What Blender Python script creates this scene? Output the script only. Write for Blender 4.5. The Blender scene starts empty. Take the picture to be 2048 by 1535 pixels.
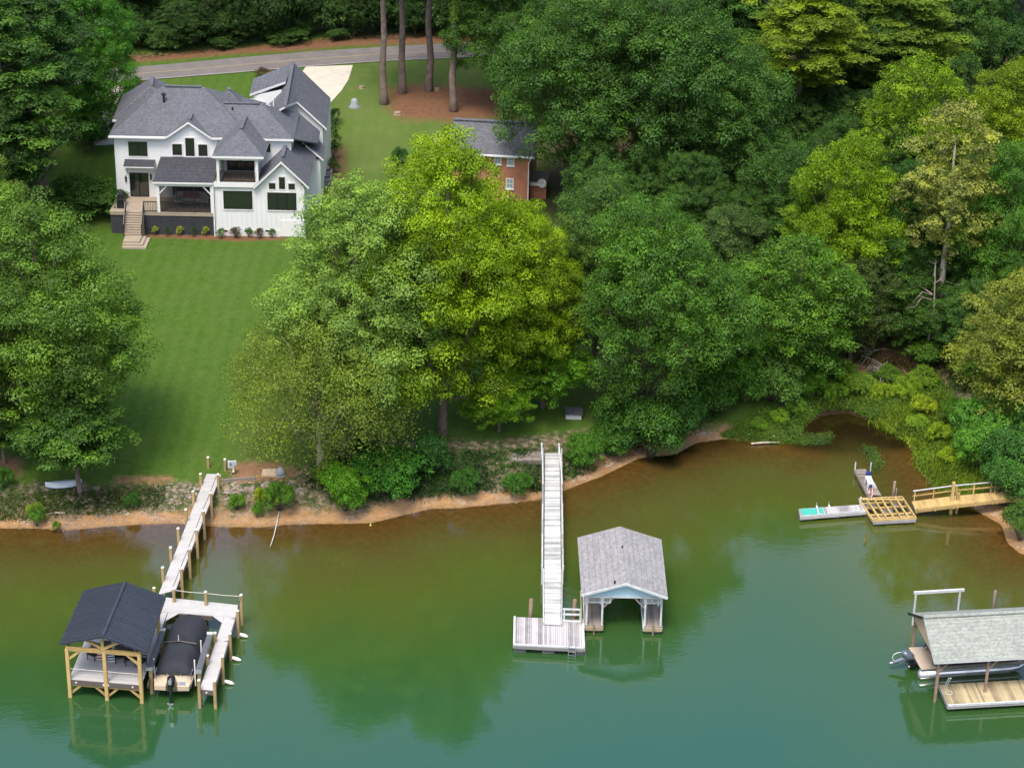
import bpy, math, random
import numpy as np
from mathutils import Vector, Matrix
R_ = math.radians
SC = bpy.context.scene
COL = SC.collection

# ------------------------------------------------------------------ camera
PW, PH, FPX = 2048.0, 1535.0, 4400.0
PITCH, ROLL, CAMZ = R_(25.0), 0.019, 74.0
_f = np.array([0, math.cos(PITCH), -math.sin(PITCH)])
_r0 = np.array([1.0, 0, 0]); _u0 = np.array([0, math.sin(PITCH), math.cos(PITCH)])
_r = _r0*math.cos(ROLL)+_u0*math.sin(ROLL)
_u = _u0*math.cos(ROLL)-_r0*math.sin(ROLL)
CAMP = np.array([0, 0, CAMZ])
cam = bpy.data.cameras.new('camera'); camo = bpy.data.objects.new('camera', cam); COL.objects.link(camo)
mw = Matrix.Identity(4)
for i in range(3):
    mw[i][0] = _r[i]; mw[i][1] = _u[i]; mw[i][2] = -_f[i]; mw[i][3] = CAMP[i]
camo.matrix_world = mw
cam.sensor_fit = 'HORIZONTAL'; cam.sensor_width = 36.0; cam.lens = 36.0*FPX/PW
cam.clip_start = 1.0; cam.clip_end = 8000
SC.camera = camo

# ------------------------------------------------------------------ light
SUN_EL, SUN_AZ = R_(64), R_(200)          # azimuth clockwise from +Y (away from the camera)
wd = bpy.data.worlds.new('World'); SC.world = wd; wd.use_nodes = True
wn = wd.node_tree
for n in list(wn.nodes): wn.nodes.remove(n)
sky = wn.nodes.new('ShaderNodeTexSky'); sky.sky_type = 'NISHITA'; sky.sun_disc = False
sky.sun_elevation = SUN_EL; sky.sun_rotation = SUN_AZ
sky.air_density = 1.0; sky.dust_density = 4.0; sky.ozone_density = 1.0
bg = wn.nodes.new('ShaderNodeBackground'); bg.inputs[1].default_value = 0.15
ow = wn.nodes.new('ShaderNodeOutputWorld')
wn.links.new(sky.outputs[0], bg.inputs[0]); wn.links.new(bg.outputs[0], ow.inputs[0])
sl = bpy.data.lights.new('sun', 'SUN'); sl.energy = 1.3; sl.angle = R_(18); sl.color = (1.0, 0.95, 0.86)
so = bpy.data.objects.new('sun', sl); COL.objects.link(so)
sd = Vector((math.sin(SUN_AZ)*math.cos(SUN_EL), math.cos(SUN_AZ)*math.cos(SUN_EL), math.sin(SUN_EL)))
so.rotation_euler = sd.to_track_quat('Z', 'Y').to_euler(); so.location = (0, 0, 200)
SC.view_settings.view_transform = 'Standard'; SC.view_settings.look = 'None'
SC.view_settings.exposure = 1.05; SC.view_settings.gamma = 1.0; SC.view_settings.use_curve_mapping = False
SC.cycles.max_bounces = 6; SC.cycles.diffuse_bounces = 3; SC.cycles.glossy_bounces = 3
SC.cycles.transmission_bounces = 4; SC.cycles.transparent_max_bounces = 8
SC.cycles.use_denoising = True; SC.cycles.caustics_reflective = False; SC.cycles.caustics_refractive = False

# ------------------------------------------------------------------ pixels to places
def ray(px, py):
    return _f + _r*((px-PW/2)/FPX) - _u*((py-PH/2)/FPX)
def PZ(px, py, z):                       # point where the pixel's ray meets a level plane
    d = ray(px, py); t = (z-CAMZ)/d[2]; return Vector(CAMP+d*t)
def PY(px, py, Y):                       # point where the pixel's ray meets an upright plane
    d = ray(px, py); t = Y/d[1]; return Vector(CAMP+d*t)
def scale_at(p):                         # pixels per metre at a place
    return FPX/float(np.dot(np.array(p)-CAMP, _f))

# ------------------------------------------------------------------ lie of the land
SHORE_PX = [(-260,1062),(0,1056),(63,1055),(127,1060),(178,1055),(254,1049),(355,1046),(431,1052),(533,1053),(573,1047),
 (664,1047),(746,1044),(817,1027),(859,1017),(916,1015),(998,1007),(1082,998),(1148,972),(1200,953),(1280,915),(1350,908),
 (1394,884),(1452,877),(1503,882),(1561,886),(1602,881),(1609,852),(1640,832),(1691,825),(1752,846),(1803,876),(1824,900),
 (1834,931),(1861,970),(1900,988),(1963,1026),(2004,1048),(2015,1084),(2038,1104),(2110,1128),(2300,1190)]
SHORE = np.array([[*PZ(x, y, 0)[:2]] for x, y in SHORE_PX])
SHORE = np.vstack([[-4000, SHORE[0,1]+40], SHORE, [4000, SHORE[-1,1]-40]])
LANDPOLY = np.vstack([SHORE, [4000, 6000], [-4000, 6000]])
def in_poly(X, Y, poly):
    ins = np.zeros(X.shape, bool); n = len(poly)
    for i in range(n):
        x0, y0 = poly[i]; x1, y1 = poly[(i+1) % n]
        if y0 == y1: continue
        c = ((y0 > Y) != (y1 > Y)) & (X < (x1-x0)*(Y-y0)/(y1-y0)+x0)
        ins ^= c
    return ins
def seg_dist(X, Y, pts, closed=False):
    d = np.full(X.shape, 1e9); n = len(pts)
    for i in range(n if closed else n-1):
        a = pts[i]; b = pts[(i+1) % n]; ab = b-a; L = ab@ab
        if L < 1e-9: continue
        t = np.clip(((X-a[0])*ab[0]+(Y-a[1])*ab[1])/L, 0, 1)
        d = np.minimum(d, np.hypot(X-a[0]-t*ab[0], Y-a[1]-t*ab[1]))
    return d
def shore_d(X, Y):
    X = np.asarray(X, float); Y = np.asarray(Y, float)
    d = seg_dist(X, Y, SHORE); return np.where(in_poly(X, Y, LANDPOLY), d, -d)
def vnoise(X, Y, s, seed=0):             # cheap value noise
    X = np.asarray(X)/s+seed*17.31; Y = np.asarray(Y)/s+seed*7.77
    xi = np.floor(X); yi = np.floor(Y); fx = X-xi; fy = Y-yi
    fx = fx*fx*(3-2*fx); fy = fy*fy*(3-2*fy)
    def hsh(a, b): v = np.sin(a*127.1+b*311.7+seed*3.3)*43758.5453; return v-np.floor(v)
    return (hsh(xi,yi)*(1-fx)+hsh(xi+1,yi)*fx)*(1-fy)+(hsh(xi,yi+1)*(1-fx)+hsh(xi+1,yi+1)*fx)*fy
HOUSE_Z = 4.5
HB = PZ(500, 472, HOUSE_Z); YF = HB.y            # plane of the white house's front wall
BRK = PZ(1000, 402, 4.9); YB = BRK.y             # brick house front
_LD = [0,1.0,2.4,4.0,6.0,9,20,36,46,60,80,140,400,4000]
_LH = [0,.16,.55,1.15,1.5,1.8,2.9,4.45,4.55,5.4,6.3,7.5,9,12]
_WD = [0,2,5,12,25,45,4000]
_WH = [0,-.16,-.5,-1.5,-3.2,-5,-6]
def hgt(X, Y):
    X = np.asarray(X, float); Y = np.asarray(Y, float)
    d = shore_d(X, Y)
    g = np.where(d > 0, np.interp(d, _LD, _LH), np.interp(-d, _WD, _WH))
    # the marshy head of the cove stays low
    cx, cy = PZ(1740, 800, 0.3)[:2]
    k = np.clip(1-np.hypot((X-cx)/10.0, (Y-cy)/11.0), 0, 1); k = k*k*(3-2*k)
    g = np.where(d > 0, g*(1-.72*k), g)
    n = (vnoise(X, Y, 7, 1)-.5)*.16+(vnoise(X, Y, 2.2, 2)-.5)*.07
    g = g+n*np.clip(np.abs(d)/3, 0, 1)
    # level pads under the two houses
    for (x0, x1, y0, y1, z) in ((-33, -13.0, YF-2.0, YF+26, HOUSE_Z), (-6, 14, YB-1.5, YB+10, 4.9)):
        q = np.maximum(np.maximum(x0-X, X-x1), np.maximum(y0-Y, Y-y1)); w = np.clip(1-q/5.0, 0, 1); w = w*w*(3-2*w)
        g = g*(1-w)+z*w
    return g
def GZ(x, y): return float(hgt(np.array([x]), np.array([y]))[0])
def G(px, py):                           # point where the pixel's ray meets the ground
    d = ray(px, py); z = 3.0
    for _ in range(14):
        t = (z-CAMZ)/d[2]; p = CAMP+d*t; z = z*.4+.6*max(GZ(p[0], p[1]), -9)
    t = (z-CAMZ)/d[2]; return Vector(CAMP+d*t)

# ------------------------------------------------------------------ materials
def nmat(name):
    m = bpy.data.materials.new(name); m.use_nodes = True; nt = m.node_tree
    for n in list(nt.nodes): nt.nodes.remove(n)
    return m, nt, nt.nodes.new('ShaderNodeOutputMaterial')
def nd(nt, typ, **kw):
    n = nt.nodes.new(typ)
    for k, v in kw.items():
        if k[0] == 'i' and k[1:].isdigit(): n.inputs[int(k[1:])].default_value = v
        else: setattr(n, k, v)
    return n
def noise(nt, vec, scale, detail=4, rough=.55):
    n = nt.nodes.new('ShaderNodeTexNoise'); n.inputs['Scale'].default_value = scale
    n.inputs['Detail'].default_value = detail; n.inputs['Roughness'].default_value = rough
    if vec is not None: nt.links.new(vec, n.inputs['Vector'])
    return n.outputs['Fac']
def ramp(nt, fac, stops):
    n = nt.nodes.new('ShaderNodeValToRGB'); e = n.color_ramp.elements
    while len(e) < len(stops): e.new(.5)
    for i, (p, c) in enumerate(stops): e[i].position = p; e[i].color = (*c, 1) if len(c) == 3 else c
    nt.links.new(fac, n.inputs[0]); return n.outputs[0]
def mixc(nt, fac, a, b, blend='MIX'):
    n = nt.nodes.new('ShaderNodeMix'); n.data_type = 'RGBA'; n.blend_type = blend
    for s, v in ((n.inputs[0], fac), (n.inputs[6], a), (n.inputs[7], b)):
        if isinstance(v, bpy.types.NodeSocket): nt.links.new(v, s)
        elif isinstance(v, (int, float)): s.default_value = v
        else: s.default_value = (*v, 1) if len(v) == 3 else v
    return n.outputs[2]
def mth(nt, op, a, b=0.0, c=None):
    n = nt.nodes.new('ShaderNodeMath'); n.operation = op
    for s, v in zip(n.inputs, (a, b, c)):
        if v is None: continue
        if isinstance(v, bpy.types.NodeSocket): nt.links.new(v, s)
        else: s.default_value = v
    return n.outputs[0]
def geo_pos(nt): return nt.nodes.new('ShaderNodeNewGeometry').outputs['Position']
def attr(nt, name):
    n = nt.nodes.new('ShaderNodeAttribute'); n.attribute_name = name; return n
def bump(nt, h, strength=.3, dist=.05):
    n = nt.nodes.new('ShaderNodeBump'); n.inputs['Strength'].default_value = strength; n.inputs['Distance'].default_value = dist
    nt.links.new(h, n.inputs['Height']); return n.outputs[0]
def prin(nt, out, col, rough=.6, metal=0.0, normal=None, spec=.4):
    p = nt.nodes.new('ShaderNodeBsdfPrincipled')
    if isinstance(col, bpy.types.NodeSocket): nt.links.new(col, p.inputs['Base Color'])
    else: p.inputs['Base Color'].default_value = (*col, 1)
    if isinstance(rough, bpy.types.NodeSocket): nt.links.new(rough, p.inputs['Roughness'])
    else: p.inputs['Roughness'].default_value = rough
    p.inputs['Metallic'].default_value = metal; p.inputs['Specular IOR Level'].default_value = spec
    if normal is not None: nt.links.new(normal, p.inputs['Normal'])
    nt.links.new(p.outputs[0], out.inputs[0]); return p
MATS = {}
def simple(name, col, rough=.6, metal=0.0, var=.12, scale=3.0, bmp=0.0, spec=.4, rnd=.0, fine=25.0):
    """one base colour, broken up by wear in two sizes; rnd makes single pieces differ"""
    m, nt, out = nmat(name); pos = geo_pos(nt)
    a = noise(nt, pos, scale, 5, .6); b = noise(nt, pos, fine, 3, .6)
    k = mth(nt, 'ADD', mth(nt, 'MULTIPLY', a, .65), mth(nt, 'MULTIPLY', b, .35))
    if rnd:
        oi = nt.nodes.new('ShaderNodeObjectInfo')
        k = mth(nt, 'ADD', k, mth(nt, 'MULTIPLY', mth(nt, 'SUBTRACT', oi.outputs['Random'], .5), rnd))
    c = np.array(col)
    cc = ramp(nt, k, [(.25, tuple(np.clip(c*(1-var*1.6), 0, 1))), (.75, tuple(np.clip(c*(1+var*1.6), 0, 1)))])
    prin(nt, out, cc, rough, metal, bump(nt, b, bmp, .02) if bmp else None, spec); MATS[name] = m; return m

# ------------------------------------------------------------------ mesh building
ORIGIN = {}
class MB:
    """collects shapes given in world coordinates; build() links them as ONE mesh object"""
    def __init__(s): s.v = []; s.f = []; s.m = []
    def add(s, vs, fs, mi=0):
        o = len(s.v); s.v += [tuple(v) for v in vs]
        for f in fs: s.f.append([i+o for i in f]); s.m.append(mi)
        return s
    def box(s, c, size, rz=0.0, mi=0, top=None, ry=0.0, rx=0.0):
        hx, hy, hz = [k/2 for k in size]; c = Vector(c)
        M = Matrix.Rotation(rz, 3, 'Z') @ Matrix.Rotation(ry, 3, 'Y') @ Matrix.Rotation(rx, 3, 'X')
        t = top if top else 1.0
        vs = [c+M @ Vector((x*hx*(t if z > 0 else 1), y*hy*(t if z > 0 else 1), z*hz)) for z in (-1, 1) for x, y in ((-1,-1),(1,-1),(1,1),(-1,1))]
        return s.add(vs, [(3,2,1,0),(4,5,6,7),(0,1,5,4),(1,2,6,5),(2,3,7,6),(3,0,4,7)], mi)
    def bx(s, x0, x1, y0, y1, z0, z1, mi=0):
        return s.box(((x0+x1)/2, (y0+y1)/2, (z0+z1)/2), (abs(x1-x0), abs(y1-y0), abs(z1-z0)), 0, mi)
    def beam(s, a, b, w, h, mi=0, up=(0,0,1)):
        a = Vector(a); b = Vector(b); d = (b-a).normalized(); up = Vector(up)
        if abs(d.dot(up)) > .98: up = Vector((0,1,0))
        x = d.cross(up).normalized(); y = x.cross(d).normalized()
        vs = [p+x*(sx*w/2)+y*(sy*h/2) for p in (a, b) for sx, sy in ((-1,-1),(1,-1),(1,1),(-1,1))]
        return s.add(vs, [(0,1,2,3),(7,6,5,4),(0,4,5,1),(1,5,6,2),(2,6,7,3),(3,7,4,0)], mi)
    def tube(s, pts, rad, n=8, mi=0, cap=True):
        pts = [Vector(p) for p in pts]; o = len(s.v)
        if isinstance(rad, (int, float)): rad = [rad]*len(pts)
        ref = Vector((.3, .9, .2))
        for i, p in enumerate(pts):
            d = (pts[min(i+1, len(pts)-1)]-pts[max(i-1, 0)]).normalized()
            if abs(d.dot(ref)) > .97: ref = Vector((1, 0, .1))
            x = d.cross(ref).normalized(); y = d.cross(x)
            for k in range(n):
                a = 2*math.pi*k/n; s.v.append(tuple(p+(x*math.cos(a)+y*math.sin(a))*rad[i]))
        for i in range(len(pts)-1):
            for k in range(n):
                k2 = (k+1) % n; s.f.append([o+i*n+k, o+i*n+k2, o+(i+1)*n+k2, o+(i+1)*n+k]); s.m.append(mi)
        if cap:
            s.f.append([o+k for k in range(n)][::-1]); s.m.append(mi)
            s.f.append([o+(len(pts)-1)*n+k for k in range(n)]); s.m.append(mi)
        return s
    def lathe(s, c, prof, n=14, mi=0, sx=1.0, sy=1.0):      # prof: [(radius, z)]
        c = Vector(c); o = len(s.v)
        for r, z in prof:
            for k in range(n):
                a = 2*math.pi*k/n; s.v.append((c.x+r*math.cos(a)*sx, c.y+r*math.sin(a)*sy, c.z+z))
        for i in range(len(prof)-1):
            for k in range(n):
                k2 = (k+1) % n; s.f.append([o+i*n+k, o+i*n+k2, o+(i+1)*n+k2, o+(i+1)*n+k]); s.m.append(mi)
        s.f.append([o+(len(prof)-1)*n+k for k in range(n)]); s.m.append(mi)
        s.f.append([o+k for k in range(n)][::-1]); s.m.append(mi); return s
    def slab(s, pts, th, mt=0, ms=1, axis=(0,0,-1)):        # polygon pushed along axis; top one material, edges another
        pts = [Vector(p) for p in pts]; ax = Vector(axis)*th; n = len(pts)
        nrm = Vector((0,0,0))
        for i in range(n): nrm += pts[i].cross(pts[(i+1) % n])
        if nrm.dot(Vector(axis)) > 0: pts = pts[::-1]
        o = len(s.v); s.v += [tuple(p) for p in pts]+[tuple(p+ax) for p in pts]
        s.f.append(list(range(o, o+n))); s.m.append(mt)
        s.f.append(list(range(o+n, o+2*n))[::-1]); s.m.append(ms)
        for i in range(n):
            j = (i+1) % n; s.f.append([o+j, o+i, o+n+i, o+n+j]); s.m.append(ms)
        return s
    def build(s, name, mats, parent=None, loc=None, smooth=False):
        if not isinstance(mats, (list, tuple)): mats = [mats]
        if parent is not None: org = ORIGIN[parent.name]
        elif loc is not None: org = Vector(loc)
        else:
            a = np.array(s.v); org = Vector(((a[:,0].min()+a[:,0].max())/2, (a[:,1].min()+a[:,1].max())/2, a[:,2].min()))
        me = bpy.data.meshes.new(name)
        me.from_pydata([(v[0]-org.x, v[1]-org.y, v[2]-org.z) for v in s.v], [], s.f)
        for m in mats: me.materials.append(MATS[m] if isinstance(m, str) else m)
        me.polygons.foreach_set('material_index', s.m)
        if smooth: me.polygons.foreach_set('use_smooth', [True]*len(s.f))
        me.update()
        o = bpy.data.objects.new(name, me); COL.objects.link(o); ORIGIN[o.name] = org
        if parent is not None: o.parent = parent
        else: o.location = org
        return o
def tag(o, label=None, cat=None, group=None, kind=None):
    if label: o['label'] = label
    if cat: o['category'] = cat
    if group: o['group'] = group
    if kind: o['kind'] = kind
    return o
def thing(name, loc, label, cat, group=None):
    o = bpy.data.objects.new(name, None); COL.objects.link(o); o.location = loc; o.empty_display_size = .2
    ORIGIN[o.name] = Vector(loc); return tag(o, label, cat, group)
def copy_tree(o, loc, rz=0.0, sc=(1,1,1), parent=None):
    c = o.copy(); COL.objects.link(c); ORIGIN[c.name] = Vector(loc)
    if parent is None: c.location = loc; c.rotation_euler = (0, 0, rz); c.scale = sc
    else: c.parent = parent
    for ch in list(o.children): copy_tree(ch, loc, parent=c)
    return c
# ================================================================== the setting: ground, water, road
def axis_grid(lo, hi, step, far):
    a = list(np.arange(lo, hi+step, step)); s = step; x = a[-1]
    while x < far: s *= 1.35; x += s; a.append(x)
    s = step; x = a[0]; pre = []
    while x > -far: s *= 1.35; x -= s; pre.append(x)
    return np.array(pre[::-1]+a)
def grid_mesh(name, xs, ys, Z, attrs, mat):
    nx, ny = len(xs), len(ys); X, Y = np.meshgrid(xs, ys)
    co = np.stack([X, Y, Z], -1).reshape(-1, 3).astype(np.float32)
    i = np.arange(nx*ny).reshape(ny, nx)
    q = np.stack([i[:-1,:-1], i[:-1,1:], i[1:,1:], i[1:,:-1]], -1).reshape(-1, 4).astype(np.int32)
    me = bpy.data.meshes.new(name)
    me.vertices.add(len(co)); me.vertices.foreach_set('co', co.ravel())
    me.loops.add(q.size); me.loops.foreach_set('vertex_index', q.ravel())
    me.polygons.add(len(q)); me.polygons.foreach_set('loop_start', np.arange(0, q.size, 4, dtype=np.int32))
    me.polygons.foreach_set('use_smooth', np.ones(len(q), bool))
    for k, v in attrs.items():
        a = me.attributes.new(k, 'FLOAT', 'POINT'); a.data.foreach_set('value', v.ravel().astype(np.float32))
    me.update(calc_edges=True); me.validate(); me.materials.append(mat)
    o = bpy.data.objects.new(name, me); COL.objects.link(o); ORIGIN[o.name] = Vector((0,0,0))
    tag(o, kind='structure'); return o
GX = axis_grid(-58, 62, .5, 4000); GY = axis_grid(100, 290, .5, 4000)
gX, gY = np.meshgrid(GX, GY); gD = shore_d(gX, gY); gH = hgt(gX, gY)
def pxpoly(pts): return np.array([[*G(x, y)[:2]] for x, y in pts])
def pmask(poly, soft):
    d = seg_dist(gX, gY, poly, True); s = np.where(in_poly(gX, gY, poly), d, -d)
    return np.clip(.5+s/(2*soft), 0, 1)
# needle litter round the pines, bare bank beyond the road, woodland floor, beds by the house
straw = pmask(pxpoly([(775,178),(830,168),(905,172),(1060,190),(1075,250),(1000,235),(905,245),(880,240),(800,238),(775,215)]), 1.6)
straw = np.maximum(straw, pmask(pxpoly([(230,112),(500,93),(700,68),(960,62),(960,84),(700,92),(480,108),(300,122),(230,128)]), 1.2))
straw = np.maximum(straw, pmask(pxpoly([(290,464),(560,468),(575,480),(470,482),(290,474)]), .5))
straw = np.maximum(straw, pmask(pxpoly([(655,300),(690,290),(690,390),(655,400)]), 1.0)*.9)
woods = pmask(pxpoly([(1090,100),(1075,240),(1090,420),(1120,480),(1140,640),(1200,780),(1330,850),(1500,780),(1700,700),(1780,700),(2000,770),(2300,760),(2400,60),(1100,60)]), 3.0)
woods = np.maximum(woods, pmask(pxpoly([(-400,20),(-400,640),(0,620),(60,470),(110,300),(120,120),(240,60),(240,20)]), 2.5))
woods = np.maximum(woods, np.clip((gY-PZ(600, 60, 6.5).y)/3, 0, 1))
soil = pmask(pxpoly([(232,952),(345,952),(345,966),(232,966)]), .5)
soil = np.maximum(soil, pmask(pxpoly([(462,930),(500,922),(560,925),(600,945),(560,958),(470,962)]), .7))
soil = np.maximum(soil, pmask(pxpoly([(-60,915),(40,915),(40,950),(-60,950)]), .8))
soil = np.maximum(soil, pmask(pxpoly([(1690,690),(1760,690),(1880,720),(1890,760),(1800,770),(1700,740)]), 1.2))
wild = pmask(pxpoly([(-300,990),(0,985),(80,960),(200,968),(420,962),(640,925),(720,880),(1000,880),(1250,850),(1250,1100),(600,1100),(-300,1100)]), .8)
wild = np.maximum(wild, pmask(pxpoly([(1560,1100),(1560,760),(1680,720),(1800,740),(2200,760),(2200,1150)]), 1.5))
m, nt, out = nmat('ground'); MATS['ground'] = m
pos = geo_pos(nt)
n1 = noise(nt, pos, .35, 5); n2 = noise(nt, pos, 2.2, 5, .65); n3 = noise(nt, pos, 11, 4, .7); n4 = noise(nt, pos, .09, 3)
tuft = mth(nt, 'ADD', mth(nt, 'MULTIPLY', n2, .45), mth(nt, 'MULTIPLY', n3, .55))
sx = nt.nodes.new('ShaderNodeSeparateXYZ'); nt.links.new(pos, sx.inputs[0])
stripe = mth(nt, 'SINE', mth(nt, 'MULTIPLY', mth(nt, 'ADD', sx.outputs[0], mth(nt, 'MULTIPLY', n1, .6)), 5.2))
grass = ramp(nt, tuft, [(.28, (.026,.060,.007)), (.5, (.048,.104,.011)), (.74, (.092,.152,.020))])
grass = mixc(nt, mth(nt, 'MULTIPLY', mth(nt, 'ADD', stripe, 1), .11), grass, (.09,.14,.025))
dry = ramp(nt, n4, [(.47, (0,0,0)), (.68, (1,1,1))])
dry2 = ramp(nt, n1, [(.5, (0,0,0)), (.75, (1,1,1))])
grass = mixc(nt, mth(nt, 'MULTIPLY', mth(nt, 'MAXIMUM', dry, dry2), .30), grass, (.115,.135,.038))
grass = mixc(nt, mth(nt, 'MULTIPLY', attr(nt, 'pale_lawn').outputs['Fac'], mth(nt, 'ADD', mth(nt, 'MULTIPLY', n1, .6), .1)), grass, (.135,.165,.050))
def soft(maskname, width=.5, n=n2):
    a = attr(nt, maskname).outputs['Fac']
    return ramp(nt, mth(nt, 'ADD', a, mth(nt, 'MULTIPLY', mth(nt, 'SUBTRACT', n, .5), .9)), [(.5-width/2, (0,0,0)), (.5+width/2, (1,1,1))])
c_straw = ramp(nt, tuft, [(.25, (.07,.038,.022)), (.55, (.17,.085,.045)), (.8, (.26,.15,.085))])
c_woods = ramp(nt, tuft, [(.25, (.018,.015,.009)), (.6, (.055,.042,.024)), (.85, (.10,.08,.045))])
c_soil = ramp(nt, tuft, [(.25, (.15,.08,.045)), (.6, (.27,.15,.085)), (.85, (.36,.23,.14))])
vor = nt.nodes.new('ShaderNodeTexVoronoi'); vor.inputs['Scale'].default_value = 4.2; nt.links.new(pos, vor.inputs['Vector'])
peb = ramp(nt, vor.outputs['Color'], [(.2, (.13,.095,.07)), (.5, (.24,.18,.135)), (.85, (.42,.36,.3))])
c_wild = mixc(nt, ramp(nt, n2, [(.42, (0,0,0)), (.62, (1,1,1))]), ramp(nt, tuft, [(.3, (.022,.045,.010)), (.7, (.07,.105,.025))]), mixc(nt, .55, peb, (.17,.12,.075)))
col = mixc(nt, soft('wild', .35, n2), grass, c_wild)
col = mixc(nt, soft('woods', .5, n1), col, c_woods)
col = mixc(nt, soft('straw', .6), col, c_straw)
col = mixc(nt, soft('soil', .6), col, c_soil)
sd_ = attr(nt, 'shored').outputs['Fac']
sdn = mth(nt, 'ADD', sd_, mth(nt, 'MULTIPLY', mth(nt, 'SUBTRACT', noise(nt, pos, .45, 6, .7), .5), 4.6))
sand = ramp(nt, tuft, [(.25, (.17,.09,.042)), (.5, (.33,.19,.088)), (.8, (.45,.31,.18))])
sand = mixc(nt, ramp(nt, noise(nt, pos, .5, 3), [(.5, (0,0,0)), (.66, (.6,.6,.6))]), sand, peb)
col = mixc(nt, ramp(nt, mth(nt, 'MULTIPLY', sdn, .2), [(.20, (1,1,1)), (.40, (0,0,0))]), col, sand)
bed = ramp(nt, n2, [(.3, (.15,.085,.032)), (.7, (.30,.185,.078))])
wet = ramp(nt, mth(nt, 'ADD', mth(nt, 'MULTIPLY', sd_, .5), .5), [(.45, (1,1,1)), (.72, (0,0,0))])
col = mixc(nt, wet, col, bed)
col = mixc(nt, soft('mud', .6), col, ramp(nt, tuft, [(.3, (.014,.009,.005)), (.7, (.045,.028,.015))]))
prin(nt, out, col, .92, 0, bump(nt, tuft, .55, .12), .15)
pale_lawn = pmask(pxpoly([(650,140),(780,120),(1000,110),(1010,190),(900,290),(760,360),(680,420),(650,300)]), 3.0)  # lighter yellowish grass: dry side lawn, then a patch near the shore
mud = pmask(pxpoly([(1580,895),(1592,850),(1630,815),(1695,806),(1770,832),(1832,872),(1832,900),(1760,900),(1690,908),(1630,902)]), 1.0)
pale_lawn = np.maximum(pale_lawn, .8*pmask(pxpoly([(500,905),(540,850),(660,850),(680,920),(600,935),(500,925)]), 2.0))
attrs = dict(mud=mud, pale_lawn=pale_lawn, straw=straw, woods=woods, soil=soil, wild=wild, shored=gD)
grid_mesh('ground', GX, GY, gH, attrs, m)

# ---- lake: a clear film over the shallows that turns to green, then teal where it is deep
WX = axis_grid(-58, 62, .7, 4000); WY = axis_grid(60, 178, .7, 4000)
TP = pxpoly([(1580,885),(1600,846),(1636,820),(1695,812),(1765,838),(1826,880),(1800,900),(1740,905),(1680,902),(1620,895)])
wX, wY = np.meshgrid(WX, WY); wD = -shore_d(wX, wY)
m, nt, out = nmat('lake_water'); MATS['lake_water'] = m
pos = geo_pos(nt)
a = attr(nt, 'offshore').outputs['Fac']
warp = mth(nt, 'MULTIPLY', mth(nt, 'SUBTRACT', noise(nt, pos, .12, 3), .5), 9)
aw = mth(nt, 'ADD', a, mth(nt, 'MULTIPLY', warp, mth(nt, 'MINIMUM', mth(nt, 'MULTIPLY', a, .12), 1.0)))
body = ramp(nt, mth(nt, 'DIVIDE', aw, 40.0), [(.0, (.120,.092,.032)), (.08, (.090,.088,.022)), (.24, (.060,.084,.014)), (.45, (.030,.078,.017)), (.8, (.014,.073,.036))])
turb = ramp(nt, mth(nt, 'DIVIDE', aw, 12.0), [(.0, (.02,.02,.02)), (.14, (.25,.25,.25)), (.45, (.78,.78,.78)), (.85, (1,1,1))])
mpw = nt.nodes.new('ShaderNodeMapping'); mpw.inputs['Scale'].default_value = (1, 1.7, 1); nt.links.new(pos, mpw.inputs[0])
rip = mth(nt, 'ADD', mth(nt, 'ADD', noise(nt, mpw.outputs[0], 1.3, 3, .5), mth(nt, 'MULTIPLY', noise(nt, mpw.outputs[0], 4.5, 2, .6), .35)), mth(nt, 'MULTIPLY', noise(nt, mpw.outputs[0], .22, 2, .5), 1.6))
calm = ramp(nt, noise(nt, pos, .05, 2), [(.35, (.25,.25,.25)), (.65, (1,1,1))])
bn = nt.nodes.new('ShaderNodeBump'); bn.inputs['Distance'].default_value = .03; nt.links.new(rip, bn.inputs['Height'])
nt.links.new(mth(nt, 'MULTIPLY', calm, .36), bn.inputs['Strength'])
body = mixc(nt, mth(nt, 'MULTIPLY', attr(nt, 'tannin').outputs['Fac'], .85), body, (.016,.010,.005))
df = nt.nodes.new('ShaderNodeBsdfDiffuse'); nt.links.new(body, df.inputs[0])
tr = nt.nodes.new('ShaderNodeBsdfTransparent'); tr.inputs[0].default_value = (.92,.84,.62,1)
mx = nt.nodes.new('ShaderNodeMixShader'); nt.links.new(turb, mx.inputs[0]); nt.links.new(tr.outputs[0], mx.inputs[1]); nt.links.new(df.outputs[0], mx.inputs[2])
gl = nt.nodes.new('ShaderNodeBsdfGlossy'); gl.inputs['Roughness'].default_value = .025; nt.links.new(bn.outputs[0], gl.inputs['Normal'])
fr = nt.nodes.new('ShaderNodeFresnel'); fr.inputs[0].default_value = 2.05; nt.links.new(bn.outputs[0], fr.inputs['Normal'])
mx2 = nt.nodes.new('ShaderNodeMixShader'); nt.links.new(fr.outputs[0], mx2.inputs[0]); nt.links.new(mx.outputs[0], mx2.inputs[1]); nt.links.new(gl.outputs[0], mx2.inputs[2])
nt.links.new(mx2.outputs[0], out.inputs[0])
grid_mesh('lake_water', WX, WY, np.zeros_like(wX), dict(offshore=wD, tannin=np.clip(.5+np.where(in_poly(wX, wY, TP), 1, -1)*seg_dist(wX, wY, TP, True)/5.0, 0, 1)), m)

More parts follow.
